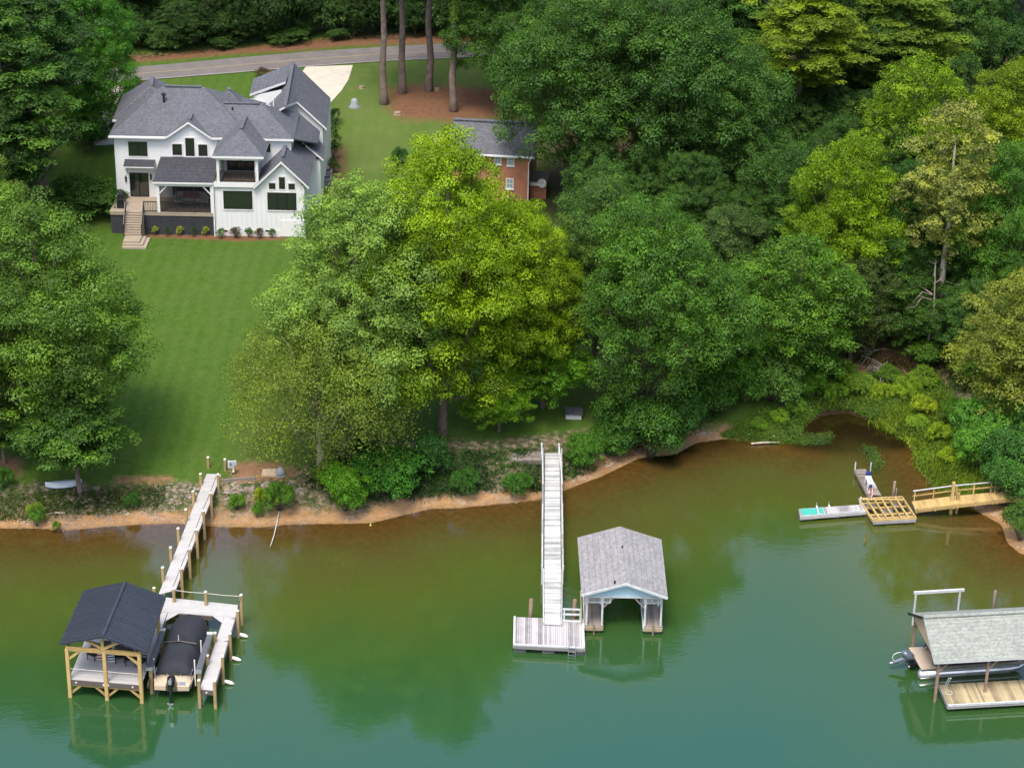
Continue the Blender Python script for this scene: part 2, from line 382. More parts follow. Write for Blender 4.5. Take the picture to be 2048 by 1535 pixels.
# ---- road, driveways: strips that follow the ground
def strip(name, left, right, lift, mat, sub=6):
    """sheet between two pixel polylines of equal length, draped over the ground"""
    mb = MB(); rows = []
    def dens(pl):
        o = []
        for i in range(len(pl)-1):
            for k in range(sub): t = k/sub; o.append((pl[i][0]*(1-t)+pl[i+1][0]*t, pl[i][1]*(1-t)+pl[i+1][1]*t))
        return o+[pl[-1]]
    A = [G(*p) for p in dens(left)]; B = [G(*p) for p in dens(right)]
    nw = 8
    for a, b in zip(A, B):
        r = []
        for k in range(nw+1):
            p = a.lerp(b, k/nw); r.append((p.x, p.y, GZ(p.x, p.y)+lift))
        rows.append(r)
    vs = [v for r in rows for v in r]; n = nw+1
    fs = [(i*n+k, i*n+k+1, (i+1)*n+k+1, (i+1)*n+k) for i in range(len(rows)-1) for k in range(nw)]
    mb.add(vs, fs); o = mb.build(name, mat, loc=(0,0,0), smooth=True); tag(o, kind='structure'); return o
m, nt, out = nmat('asphalt'); MATS['asphalt'] = m; pos = geo_pos(nt)
t = mth(nt, 'ADD', mth(nt, 'MULTIPLY', noise(nt, pos, 14, 3, .7), .5), mth(nt, 'MULTIPLY', noise(nt, pos, .6, 4), .5))
prin(nt, out, ramp(nt, t, [(.3, (.115,.105,.10)), (.55, (.165,.15,.142)), (.75, (.215,.19,.175))]), .9, 0, bump(nt, t, .3, .02), .2)
simple('concrete', (.50,.45,.37), .85, var=.13, scale=1.2, bmp=.15)
simple('faded_yellow', (.30,.24,.13), .85, var=.35, scale=4)
simple('faded_white', (.38,.37,.34), .85, var=.4, scale=4)
top = [(-200,172),(210,140),(330,130),(480,116),(620,104),(760,95),(930,86),(1120,80),(1400,70)]
bot = [(-200,215),(205,168),(330,158),(480,146),(620,134),(760,124),(930,116),(1120,108),(1400,98)]
strip('road', bot, top, .06, 'asphalt')
def lerp_pl(a, b, t): return [(p[0]*(1-t)+q[0]*t, p[1]*(1-t)+q[1]*t) for p, q in zip(a, b)]
strip('road_centre_line', lerp_pl(bot, top, .485), lerp_pl(bot, top, .515), .066, 'faded_yellow')
strip('road_edge_line', lerp_pl(bot, top, .03), lerp_pl(bot, top, .05), .066, 'faded_white')
strip('driveway', [(612,134),(600,150),(594,175),(600,200)], [(706,131),(697,160),(683,182),(662,205)], .045, 'concrete')
strip('driveway', [(190,178),(195,215),(195,250),(188,285),(190,292)], [(254,171),(240,195),(228,215),(226,262),(228,290)], .045, 'concrete')
# ================================================================== trees
m, nt, out = nmat('foliage'); MATS['foliage'] = m
oi = nt.nodes.new('ShaderNodeObjectInfo'); v = attr(nt, 'tone').outputs['Fac']
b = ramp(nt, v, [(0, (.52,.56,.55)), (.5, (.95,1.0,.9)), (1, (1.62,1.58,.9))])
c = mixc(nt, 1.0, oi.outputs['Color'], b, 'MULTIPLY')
df = nt.nodes.new('ShaderNodeBsdfDiffuse'); tl = nt.nodes.new('ShaderNodeBsdfTranslucent'); nt.links.new(c, df.inputs[0])
nt.links.new(mixc(nt, 1.0, c, (1.15,1.25,.5), 'MULTIPLY'), tl.inputs[0])
mx = nt.nodes.new('ShaderNodeMixShader'); mx.inputs[0].default_value = .36
nt.links.new(df.outputs[0], mx.inputs[1]); nt.links.new(tl.outputs[0], mx.inputs[2])
gl = nt.nodes.new('ShaderNodeBsdfGlossy'); gl.inputs['Roughness'].default_value = .5; gl.inputs[0].default_value = (.9,.95,1,1)
mx2 = nt.nodes.new('ShaderNodeMixShader'); mx2.inputs[0].default_value = .012
nt.links.new(mx.outputs[0], mx2.inputs[1]); nt.links.new(gl.outputs[0], mx2.inputs[2]); nt.links.new(mx2.outputs[0], out.inputs[0])
simple('bark', (.13,.10,.078), .95, var=.35, scale=2.5, bmp=.6, fine=14)
simple('bark_pine', (.165,.125,.105), .95, var=.4, scale=2.0, bmp=.8, fine=9)
simple('bark_pale', (.36,.32,.26), .9, var=.3, scale=3, bmp=.4)

def unit(a): return a/np.maximum(np.linalg.norm(a, axis=-1, keepdims=True), 1e-9)
def leaf_mesh(name, P, N, L, Wd, tone, rng, axis=None):
    """one small folded leaf spray per point"""
    n = len(P); r = rng.normal(size=(n, 3))
    A = unit(r-(r*N).sum(1, keepdims=True)*N) if axis is None else unit(axis+r*.25)
    B = unit(np.cross(N, A)); L = L[:, None]; Wd = Wd[:, None]
    v0 = P-A*L*.5; v2 = P+A*L*.5-N*L*.10; v1 = P+B*Wd*.5+N*Wd*.12; v3 = P-B*Wd*.5+N*Wd*.12
    co = np.stack([v0, v1, v2, v3], 1).reshape(-1, 3).astype(np.float32)
    me = bpy.data.meshes.new(name); me.vertices.add(4*n); me.vertices.foreach_set('co', co.ravel())
    me.loops.add(4*n); me.loops.foreach_set('vertex_index', np.arange(4*n, dtype=np.int32))
    me.polygons.add(n); me.polygons.foreach_set('loop_start', np.arange(0, 4*n, 4, dtype=np.int32))
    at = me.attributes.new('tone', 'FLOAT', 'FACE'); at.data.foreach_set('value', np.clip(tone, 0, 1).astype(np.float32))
    me.update(calc_edges=True); me.materials.append(MATS['foliage']); return me
def puff_leaves(C, rad, tone, dens, flat, rng, up=.55, inner=.25):
    """leaves spread through small rounded sprays; C centres, rad radii"""
    cnt = np.maximum((dens*rad**2).astype(int), 6); idx = np.repeat(np.arange(len(C)), cnt); n = len(idx)
    d = unit(rng.normal(size=(n, 3))); d[:, 2] = np.where(rng.random(n) < up, np.abs(d[:, 2]), d[:, 2])
    q = (1-rng.random(n)**1.7*inner*2.2)
    P = C[idx]+d*(rad[idx]*q)[:, None]*np.array([1, 1, flat])
    N = unit(d*.8+np.array([0, 0, .5])+rng.normal(size=(n, 3))*.27)
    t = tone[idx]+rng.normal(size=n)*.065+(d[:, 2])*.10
    return P, N, t
TREES = {}
def proto(name, kind, seed, R, H, base=.18, lobes=16, puffs=20, dens=60, leaf=.34, tone_sp=.16, bark='bark', trunk_r=None, limbs=True, wob=.25, gap=0.0, topc=0.0):
    """build one tree (trunk + crown) in local coordinates; kept aside, copies are placed"""
    rng = np.random.default_rng(seed); tb = MB(); tr_ = trunk_r or H*.016
    P = []; Cn = []; rad = []; tone = []; strands = None; axis = None
    zb = base*H; flat = .72; up = .55
    lean = rng.normal(size=2)*.03*H
    def stem(z): t = z/H; return np.array([lean[0]*t*t, lean[1]*t*t, z])
    if kind in ('broad', 'tall', 'round', 'thin', 'droop'):
        Hc = H-zb; c0 = np.array([lean[0]*.5, lean[1]*.5, zb+Hc*.48])
        k = 0; tries = 0; L = []
        while k < lobes and tries < 4000:
            tries += 1
            d = unit(rng.normal(size=3)); rr = rng.random()**.45
            w = R*.66*rr; z = Hc*.36*rr
            p = c0+np.array([d[0]*w, d[1]*w, d[2]*z])
            zt = (p[2]-zb)/Hc
            prof = {'broad': 1.05-.55*max(zt-.45, 0)*1.6, 'tall': 1.0-.7*max(zt-.3, 0), 'round': 1.0, 'thin': .95-.6*max(zt-.5, 0), 'droop': 1.0}[kind]
            p[:2] = c0[:2]+(p[:2]-c0[:2])*prof
            lr = R*rng.uniform(.27, .42)*(.8 if kind == 'thin' else 1)*(1.1-.35*zt)
            if any(np.linalg.norm((p-q)/np.array([1,1,1.1])) < .62*(lr+s)*.8 for q, s in L) and tries < 3000: continue
            L.append((p, lr)); k += 1
        L.append((c0, R*.45)); L.append((c0+np.array([0, 0, Hc*.27]), R*.34))
        for (p, lr) in L:
            lt = rng.normal()*tone_sp*.6
            npf = max(int(puffs*(lr/(R*.35))**2), 6)
            d = unit(rng.normal(size=(npf, 3))); od = unit(p-c0+1e-6); bad = (d@od < -.15) & (rng.random(npf) < .8); d[bad] *= -1
            flip = (d[:, 2] < -.1) & (rng.random(npf) < .55); d[flip, 2] *= -1
            c = p+d*lr*np.array([1, 1, .82])*rng.uniform(.66, 1.22, (npf, 1))
            Cn.append(c); rad.append(lr*rng.uniform(.18, .42, npf)); tone.append(.45+lt+rng.normal(size=npf)*tone_sp)
            if limbs and kind != 'thin':
                z0 = zb*.8+(p[2]-zb)*.35; a = stem(max(z0, zb*.6)); mid = (a+p)/2+rng.normal(size=3)*lr*.18-np.array([0, 0, lr*.25])
                r0 = tr_*rng.uniform(.25, .4)
                tb.tube([a, mid, p, p+unit(p-c0)*lr*.5], [r0, r0*.7, r0*.4, r0*.1], 5)
        Cn = np.vstack(Cn); rad = np.concatenate(rad); tone = np.concatenate(tone)
        if gap: keep = rng.random(len(Cn)) > gap; Cn, rad, tone = Cn[keep], rad[keep], tone[keep]
        if kind == 'droop':
            P0, N0, t0 = puff_leaves(Cn, rad, tone, dens*.55, .7, rng, .6)
            ns = int(len(Cn)*5); i = rng.integers(0, len(Cn), ns)
            st = Cn[i]+unit(rng.normal(size=(ns, 3)))*rad[i][:, None]*.8; ln = rng.uniform(.7, 2.2, ns)*R*.16; nl = 10
            tt = np.linspace(0, 1, nl)
            out_ = unit(st-c0); sp = st[:, None, :]+out_[:, None, :]*(tt[None, :, None]*ln[:, None, None]*.45)
            sp[:, :, 2] -= (tt**1.5)[None, :]*ln[:, None]; sp += rng.normal(size=sp.shape)*.12
            P1 = sp.reshape(-1, 3); N1 = unit(rng.normal(size=P1.shape)+np.array([0, -.2, .5])); t1 = np.repeat(tone[i], nl)+rng.normal(size=len(P1))*.14
            P = np.vstack([P0, P1]); N = np.vstack([N0, N1]); t = np.concatenate([t0, t1])
        else: P, N, t = puff_leaves(Cn, rad, tone, dens, flat, rng, up)
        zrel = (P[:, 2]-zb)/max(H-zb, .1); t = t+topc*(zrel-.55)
        Ls = leaf*rng.uniform(.7, 1.25, len(P)); Wd = Ls*(.62 if kind != 'droop' else .45)
    elif kind == 'pine':
        z = zb; k = 0
        while z < H*.985:
            t_ = (z-zb)/(H-zb); rl = R*(1.0-t_**1.6)*rng.uniform(.8, 1.1)*(.55+.45*min(t_/.18, 1))
            nb = rng.integers(4, 7); a0 = rng.random()*6.28
            for b_ in range(nb):
                a = a0+b_*6.28/nb+rng.normal()*.25; ln = max(rl*rng.uniform(.7, 1.1), .5)
                s0 = stem(z); tip = s0+np.array([math.cos(a)*ln, math.sin(a)*ln, ln*rng.uniform(.02, .38)])
                r0 = tr_*.22*(1-t_*.7); tb.tube([s0, (s0+tip)/2-np.array([0, 0, ln*.06]), tip], [r0, r0*.7, r0*.25], 4)
                np_ = max(int(ln*puffs/8), 2); u = rng.uniform(.42, 1.0, np_)**.8
                c = s0+(tip-s0)*u[:, None]+rng.normal(size=(np_, 3))*np.array([.16, .16, .08])*ln
                Cn.append(c); rad.append(rng.uniform(.42, .8, np_)*(.6+.4*(R/4))); tone.append(.42+rng.normal()*tone_sp*.8+rng.normal(size=np_)*tone_sp)
            z += (H-zb)*rng.uniform(.035, .06)
        Cn = np.vstack(Cn); rad = np.concatenate(rad); tone = np.concatenate(tone)
        P, N, t = puff_leaves(Cn, rad, tone, dens, .62, rng, .75, .45)
        idx = np.argmin(np.zeros(1)); axis = None
        Ls = leaf*rng.uniform(.8, 1.3, len(P)); Wd = Ls*.30
    elif kind == 'bush':
        L = []
        for k in range(lobes):
            a = rng.random()*6.28; q = rng.random()**.6*R*.62; p = np.array([math.cos(a)*q, math.sin(a)*q, H*rng.uniform(.28, .62)*(1.1-.45*q/R)])
            L.append((p, R*rng.uniform(.3, .48)))
        for (p, lr) in L:
            npf = puffs; d = unit(rng.normal(size=(npf, 3))); d[:, 2] = np.abs(d[:, 2])*.9-.15
            sz = np.array([1, 1, min(H/(R*1.5), 1.6)])
            Cn.append(p+d*lr*sz); rad.append(lr*rng.uniform(.3, .5, npf)); tone.append(.45+rng.normal()*tone_sp*.5+rng.normal(size=npf)*tone_sp)
            tb.tube([(p[0]*.15, p[1]*.15, 0), (p[0]*.5, p[1]*.5, p[2]*.5), tuple(p)], [tr_*.5, tr_*.35, tr_*.15], 4)
        Cn = np.vstack(Cn); Cn[:, 2] = np.maximum(Cn[:, 2], H*.05); rad = np.concatenate(rad); tone = np.concatenate(tone)
        P, N, t = puff_leaves(Cn, rad, tone, dens, .8, rng, .6)
        P[:, 2] = np.maximum(P[:, 2], .02)
        Ls = leaf*rng.uniform(.7, 1.25, len(P)); Wd = Ls*.6
    if kind != 'bush':
        n = 9; zs = np.linspace(0, 1, n); pts = [stem(H*(.9 if kind == 'pine' else .74)*q)+np.array([*(rng.normal(size=2)*wob*tr_*(q > 0)), 0]) for q in zs]
        pts[0] = pts[0]-np.array([0, 0, .5])
        rr = [tr_*(1.45 if i == 0 else (1.0-.82*q)) for i, q in enumerate(zs)]
        pts.insert(1, stem(H*.035)); rr.insert(1, tr_*1.02)
        tb.tube(pts, rr, 10)
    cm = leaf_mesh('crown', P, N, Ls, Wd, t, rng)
    R = float(np.percentile(np.hypot(P[:, 0]-lean[0]*.4, P[:, 1]-lean[1]*.4), 97)); H = float(np.percentile(P[:, 2], 99.7))
    TREES[name] = dict(crown=cm, trunk=tb, R=R, H=H, bark=bark, tm=None, n=len(P)); return len(P)
def tree_mesh(p):
    if p['tm'] is None:
        s = p['trunk']; me = bpy.data.meshes.new('trunk'); me.from_pydata([tuple(map(float, v)) for v in s.v], [], s.f)
        me.polygons.foreach_set('use_smooth', [True]*len(s.f)); me.materials.append(MATS[p['bark']]); me.update(); p['tm'] = me
    return p['tm']
def place_tree(pn, name, base, H, R, col, label, cat='tree', group=None, rz=None, part='crown', stem='trunk'):
    p = TREES[pn]; o = thing(name, base, label, cat, group)
    o.rotation_euler = (0, 0, random.random()*6.28 if rz is None else rz)
    o.scale = (R/p['R'], R/p['R'], H/p['H'])
    t = bpy.data.objects.new(stem, tree_mesh(p)); COL.objects.link(t); t.parent = o
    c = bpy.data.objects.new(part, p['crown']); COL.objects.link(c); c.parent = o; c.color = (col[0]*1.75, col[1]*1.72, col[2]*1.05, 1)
    return o
def tree_px(pn, name, bx, by, ty, wpx, col, label, **kw):
    """tree whose foot is seen at (bx, by), whose top reaches row ty and whose crown is wpx wide"""
    b = G(bx, by); top = PY(bx, ty, b.y); H = max(top.z-b.z, .3); R = wpx/2/scale_at(b)
    return place_tree(pn, name, b, H*1.0, R, col, label, **kw)
random.seed(5)
proto('oak', 'broad', 11, 8.5, 20, .07, 30, 36, 165, .195)
proto('oak2', 'broad', 12, 7.5, 19, .08, 28, 34, 190, .185)
proto('maple', 'tall', 13, 7.0, 20, .10, 32, 36, 250, .165, .17)
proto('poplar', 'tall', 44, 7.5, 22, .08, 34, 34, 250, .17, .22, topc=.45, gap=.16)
proto('birch', 'droop', 15, 6.0, 12, .12, 24, 30, 230, .145, .18, bark='bark_pale')
proto('gum', 'broad', 16, 8.0, 21, .07, 34, 34, 205, .185, .22)
proto('round', 'round', 17, 5.0, 12, .05, 26, 30, 260, .165, .18)
proto('thin', 'thin', 18, 4.0, 17, .22, 36, 26, 330, .165, .2, bark='bark_pale')
proto('pine', 'pine', 19, 4.5, 26, .42, puffs=26, dens=190, leaf=.30, tone_sp=.2, bark='bark_pine', trunk_r=.36)
proto('pine2', 'pine', 20, 4.5, 24, .25, puffs=28, dens=180, leaf=.30, tone_sp=.2, bark='bark_pine', trunk_r=.34)
proto('young_pine', 'pine', 21, 3.2, 9, .30, puffs=30, dens=190, leaf=.24, tone_sp=.18, bark='bark_pine', trunk_r=.16)
proto('bush', 'bush', 22, 1.5, 2.0, lobes=11, puffs=16, dens=800, leaf=.10, trunk_r=.08)
proto('bush2', 'bush', 23, 2.2, 2.6, lobes=14, puffs=18, dens=520, leaf=.125, trunk_r=.08)
proto('shrub', 'bush', 24, .5, .8, lobes=7, puffs=10, dens=3000, leaf=.05, trunk_r=.03)
print('leaf counts', {k: (v['n'], round(v['R'],1), round(v['H'],1)) for k, v in TREES.items()}, sum(v['n'] for v in TREES.values()))
# ================================================================== the white house
def shingle(name, c):
    m, nt, out = nmat(name); MATS[name] = m; pos = geo_pos(nt)
    mp = nt.nodes.new('ShaderNodeMapping'); mp.inputs['Scale'].default_value = (1, .6, 2.2); nt.links.new(pos, mp.inputs[0])
    vo = nt.nodes.new('ShaderNodeTexVoronoi'); vo.inputs['Scale'].default_value = 6.5; nt.links.new(mp.outputs[0], vo.inputs['Vector'])
    sx = nt.nodes.new('ShaderNodeSeparateColor'); nt.links.new(vo.outputs['Color'], sx.inputs[0])
    sz = nt.nodes.new('ShaderNodeSeparateXYZ'); nt.links.new(pos, sz.inputs[0])
    row = mth(nt, 'FRACT', mth(nt, 'MULTIPLY', sz.outputs[2], 9.0))
    t = mth(nt, 'ADD', mth(nt, 'MULTIPLY', sx.outputs[0], .30), mth(nt, 'ADD', mth(nt, 'MULTIPLY', noise(nt, pos, .5, 4), .28), mth(nt, 'MULTIPLY', noise(nt, pos, 9, 3), .42)))
    c = np.array(c); col = ramp(nt, t, [(.2, tuple(c*.68)), (.5, tuple(c)), (.8, tuple(c*1.4))])
    col = mixc(nt, mth(nt, 'MULTIPLY', mth(nt, 'LESS_THAN', row, .16), .35), col, tuple(c*.45))
    prin(nt, out, col, .93, 0, bump(nt, t, .35, .03), .2); return m
shingle('shingle_blue_grey', (.105,.111,.126)); shingle('shingle_dark', (.052,.054,.064)); shingle('shingle_grey', (.115,.118,.132))
shingle('shingle_weathered', (.25,.245,.25)); shingle('shingle_olive', (.255,.275,.245))
simple('white_paint', (.70,.71,.71), .55, var=.03, scale=.8)
simple('white_trim', (.70,.70,.69), .5, var=.02)
simple('black_frame', (.012,.012,.013), .45, var=.1)
simple('charcoal_block', (.035,.037,.044), .8, var=.25, scale=1.5, bmp=.2)
simple('tan_deck', (.32,.265,.20), .8, var=.1, scale=2, rnd=.1)
simple('brown_deck', (.17,.125,.095), .8, var=.12)
simple('dark_metal', (.02,.02,.022), .4, var=.1)
simple('galvanised', (.42,.43,.44), .45, .6, var=.12)
simple('mulch', (.16,.10,.07), .95, var=.3, scale=6, bmp=.5)
simple('red_fabric', (.45,.03,.045), .9); simple('white_fabric', (.72,.70,.66), .9)
simple('black_plastic', (.016,.016,.018), .5, var=.15)
m, nt, out = nmat('window_glass'); MATS['window_glass'] = m
p = prin(nt, out, (.014,.020,.018), .03, 0, None, 1.0)
m, nt, out = nmat('insect_screen'); MATS['insect_screen'] = m
d1 = nt.nodes.new('ShaderNodeBsdfDiffuse'); d1.inputs[0].default_value = (.02,.02,.024,1); t1 = nt.nodes.new('ShaderNodeBsdfTransparent')
mx = nt.nodes.new('ShaderNodeMixShader'); mx.inputs[0].default_value = .6; nt.links.new(t1.outputs[0], mx.inputs[1]); nt.links.new(d1.outputs[0], mx.inputs[2]); nt.links.new(mx.outputs[0], out.inputs[0])

YL = YF+3.8; ZD = 6.55; ZE = 12.25
def zat(px, py, Y): return PY(px, py, Y).z
def xat(px, py, Y): return PY(px, py, Y).x
def win_px(par, a, Y, mull=0, name='window', casing=True, glass='window_glass', trans=None, pane_name='pane'):
    x0p, y0p, x1p, y1p = a; ym = (y0p+y1p)/2; xm = (x0p+x1p)/2
    x0, x1 = xat(x0p, ym, Y), xat(x1p, ym, Y); z0, z1 = zat(xm, y1p, Y), zat(xm, y0p, Y)
    return window(par, x0, x1, z0, z1, Y, mull, name, casing, glass, trans, pane_name)
def window(par, x0, x1, z0, z1, Y, mull=0, name='window', casing=True, glass='window_glass', trans=None, pane_name='pane'):
    f = .07; mb = MB()
    mb.bx(x0, x0+f, Y-.06, Y+.02, z0, z1).bx(x1-f, x1, Y-.06, Y+.02, z0, z1).bx(x0+f, x1-f, Y-.06, Y+.02, z0, z0+f).bx(x0+f, x1-f, Y-.06, Y+.02, z1-f, z1)
    for k in range(mull): x = x0+(x1-x0)*(k+1)/(mull+1); mb.bx(x-.05, x+.05, Y-.058, Y+.01, z0+f, z1-f)
    if trans: mb.bx(x0+f, x1-f, Y-.057, Y+.01, trans-.04, trans+.04)
    w = mb.build(name, 'black_frame', par)
    n = mull+1
    for k in range(n):
        a = x0+f+(x1-x0-2*f)*k/n; b = x0+f+(x1-x0-2*f)*(k+1)/n
        MB().bx(a, b, Y-.035, Y-.012, z0+f, z1-f).build(pane_name, glass, w)
    if casing:
        c = .10
        MB().bx(x0-c, x0, Y-.045, Y+.01, z0-c, z1+c).bx(x1, x1+c, Y-.045, Y+.01, z0-c, z1+c).bx(x0, x1, Y-.045, Y+.01, z1, z1+c).bx(x0, x1, Y-.07, Y+.01, z0-c, z0).build('casing', 'white_trim', w)
    return w
def lap_wall(x0, x1, Y, z0, z1, gable=None, mb=None, h=.19):
    """lapped boards; each board leans out at its foot. gable=(xl, xr, xpeak, zpeak)"""
    mb = mb or MB(); z = z0
    top = gable[3] if gable else z1
    while z < top-1e-3:
        zt = min(z+h, top); a, b = x0, x1; c, d = x0, x1
        if z >= z1-1e-6:
            gl, gr, gp, gz = gable
            f = lambda zz: (gl+(gp-gl)*(zz-z1)/(gz-z1), gr+(gp-gr)*(zz-z1)/(gz-z1))
            a, b = f(z); c, d = f(zt)
        elif zt > z1 and gable: zt = z1
        elif zt > z1: zt = z1
        mb.add([(a, Y-.035, z), (b, Y-.035, z), (d, Y, zt), (c, Y, zt)], [(0, 1, 2, 3)])
        mb.add([(a, Y+.01, z), (b, Y+.01, z), (b, Y-.035, z), (a, Y-.035, z)], [(0, 1, 2, 3)])
        z = zt
    return mb
house = thing('white_house', (-27, YF+4, HOUSE_Z), 'large white farmhouse with blue grey shingle roofs and a screened porch', 'house')
# ---- walls
XL, XW, XR = -35.0, -25.9, -18.25
w = MB(); lap_wall(XL, XW+.02, YL, HOUSE_Z-.4, ZE, None, w)
# wall gable over the three windows
gl, gr, gp = xat(341,272,YL), xat(417,274,YL), xat(378,246,YL); gz = zat(378,246,YL)
lap_wall(gl, gr, YL-.012, ZE-.19, ZE, (gl, gr, gp, gz), w)
w.bx(XL, XL+.25, YL+.012, YL+9.0, HOUSE_Z-.4, ZE).bx(XL+.25, -19.6, YL+8.8, YL+9.0, HOUSE_Z-.4, ZE)
w.build('wall', 'white_paint', house)
up = MB(); lap_wall(XW, -19.62, YL+.01, 9.0, ZE, None, up); up.bx(-19.9, -19.62, YL+.03, YL+6.6, 9.0, ZE); up.build('wall', 'white_paint', house)
wg = MB(); ZG = zat(510, 371, YF); xpk = xat(563, 323, YF); zpk = zat(563, 325, YF); xgl = xpk-2.17; 
wg.add([(XW, YF, HOUSE_Z-.4), (XR, YF, HOUSE_Z-.4), (XR, YF, ZG), (xpk, YF, zpk), (xgl, YF, ZG), (XW, YF, ZG)], [(0, 1, 2, 3, 4, 5)])
wg.add([(XR, YF, HOUSE_Z-.4), (XR-.15, YF+12, HOUSE_Z-.4), (XR-.15, YF+12, ZG+.3), (XR, YF, ZG+.3)], [(0, 1, 2, 3)])
wg.add([(XW, YF, HOUSE_Z-.4), (XW, YL, HOUSE_Z-.4), (XW, YL, ZG), (XW, YF, ZG)], [(3, 2, 1, 0)])
wg.build('wall', 'white_paint', house)
fb = MB().bx(XW+.02, -20.35, YF-.03, YF, HOUSE_Z-.4, zat(475, 458, YF)).build('foundation', 'white_trim', house)
for px in (451, 493, 535): x = xat(px, 460, YF); z = zat(px, 460, YF)-.07; MB().bx(x-.18, x+.18, YF-.05, YF-.028, z-.08, z+.08).build('foundation_vent', 'black_frame', house)
x = XW+.5
while x < XR-.1:
    zt = ZG-.05 if x < xgl else zpk-abs(x-xpk)*(zpk-ZG)/2.17-.08
    zb = zat(475, 458, YF)+.02
    MB().bx(x-.028, x+.028, YF-.028, YF+.002, zb, zt).build('batten', 'white_paint', house); x += .43
x = XR; 
MB().bx(XR-.06, XR+.03, YF-.035, YF+.08, HOUSE_Z, ZG).build('corner_board', 'white_trim', house); MB().bx(XW-.03, XW+.08, YF-.035, YF+.05, HOUSE_Z, ZG).build('corner_board', 'white_trim', house)
MB().bx(XL-.03, XL+.1, YL-.05, YL+.05, HOUSE_Z, ZE-.05).build('corner_board', 'white_trim', house)
a = xat(562, 458, YF); b = xat(593, 458, YF); z0, z1 = HOUSE_Z+.05, zat(575, 442, YF)
dr = MB().bx(a, b, YF-.05, YF-.026, z0, z1).build('crawl_door', 'white_trim', house)
MB().bx(a-.08, a-.01, YF-.045, YF-.002, z0, z1+.07).bx(b+.01, b+.08, YF-.045, YF-.002, z0, z1+.07).bx(a-.01, b+.01, YF-.045, YF-.002, z1+.01, z1+.07).build('door_frame', 'white_paint', dr)
# ---- windows and doors
win_px(house, (257,283,295,312), YL, 1)
for a in ((345,288,364,310), (371,276,389,312), (397,289,415,312)): win_px(house, a, YL-.03, 0)
win_px(house, (447,381.5,505,418), YF, 0); win_px(house, (535,385,593,420), YF, 2)
for a in ((538,366,551,378), (558,354,570,378), (577,367,590,379)): win_px(house, a, YF, 0)
win_px(house, (531,287,541,304), YL, 0)
d = win_px(house, (260,345,298,393), YL, 1, 'french_door', True, pane_name='door_pane')
x0, x1 = xat(260,370,YL)+.25, xat(298,370,YL)-.25
YBd = YF+2.5
win_px(house, (454,312,510,341), YBd, 2, 'sliding_door', True, pane_name='door_pane')
sl_ = window(house, xat(346,390,YL), xat(421,390,YL), ZD+.05, ZD+2.35, YL-.02, 2, 'sliding_door', True, pane_name='door_pane')
for px, py in ((252,357), (302,353)):
    x = xat(px, py, YL); z = zat(px, py, YL)
    MB().bx(x-.06, x+.06, YL-.16, YL-.03, z-.25, z+.12).bx(x-.09, x+.09, YL-.19, YL-.01, z+.12, z+.17).bx(x-.03, x+.03, YL-.1, YL-.02, z+.17, z+.3).build('wall_lamp', 'black_frame', house)
# ---- roofs: shingles above, white fascia at the edges
def roof(name, polys, mat='shingle_blue_grey', th=.2, par=None):
    mb = MB()
    for p in polys: mb.slab(p, th)
    return mb.build(name, [mat, 'white_trim'], par or house)
E = ZE+.02; RZ = zat(360, 173, YL+4.6)
rl = Vector((xat(326,172,YL+4.6), YL+4.6, RZ)); rr = Vector((xat(407,175,YL+4.6), YL+4.6, RZ))
fl = Vector((XL-.4, YL-.45, E)); bl = Vector((XL-.5, YL+9.6, E)); frr = Vector((rr.x+4.9, YL-.45, E)); brr = Vector((rr.x+4.9, YL+9.6, E))
gz2 = gz+.22; yv = YL-.45+(gz2-E)/((RZ-E)/5.05)
r1 = roof('roof', [[fl, (gl-.3, YL-.45, E), (gp, yv, gz2), (gr+.3, YL-.45, E), frr, rr, rl], [fl, rl, bl], [frr, brr, rr], [bl, rl, rr, brr]])
def ridge_cap(a, b, par, w=.32, mat='shingle_blue_grey', h=.07): 
    a = Vector(a); b = Vector(b); MB().beam(a+Vector((0,0,.05)), b+Vector((0,0,.05)), w, h).build('ridge_vent', mat, par)
ridge_cap(rl+Vector((.2,0,0)), rr-Vector((.2,0,0)), r1, .35)
R2 = zat(485, 207, YL+3.3); e2l = Vector((-26.5, YL-.42, E-.03)); e2r = Vector((-19.35, YL-.42, E-.03)); b2r = Vector((-19.6, YL+7.0, E-.03)); b2l = Vector((-26.5, YL+7.0, E-.03))
q1 = Vector((xat(447,206,YL+3.3), YL+3.3, R2)); q2 = Vector((xat(524,207,YL+3.3), YL+3.3, R2))
r2 = roof('roof', [[e2l, e2r, q2, Vector((-26.5, YL+3.3, R2))], [e2r, b2r, q2], [b2l, Vector((-26.5, YL+3.3, R2)), q2, b2r]])
ridge_cap(q1, q2-Vector((.2,0,0)), r2, .35)
# wall gable roof
ov = .45; yb_ = yv+.25
gR = roof('gable_roof', [[(gl-.32, YL-ov, E-.02), (gp, YL-ov, gz2+.02), (gp, yb_, gz2+.02), (gl-.32, YL-ov+.2, E-.02)], [(gr+.32, YL-ov, E-.02), (gr+.32, YL-ov+.2, E-.02), (gp, yb_, gz2+.02), (gp, YL-ov, gz2+.02)]], th=.18)
ridge_cap((gp, YL+.2, gz2), (gp, yb_-.2, gz2), gR, .3)
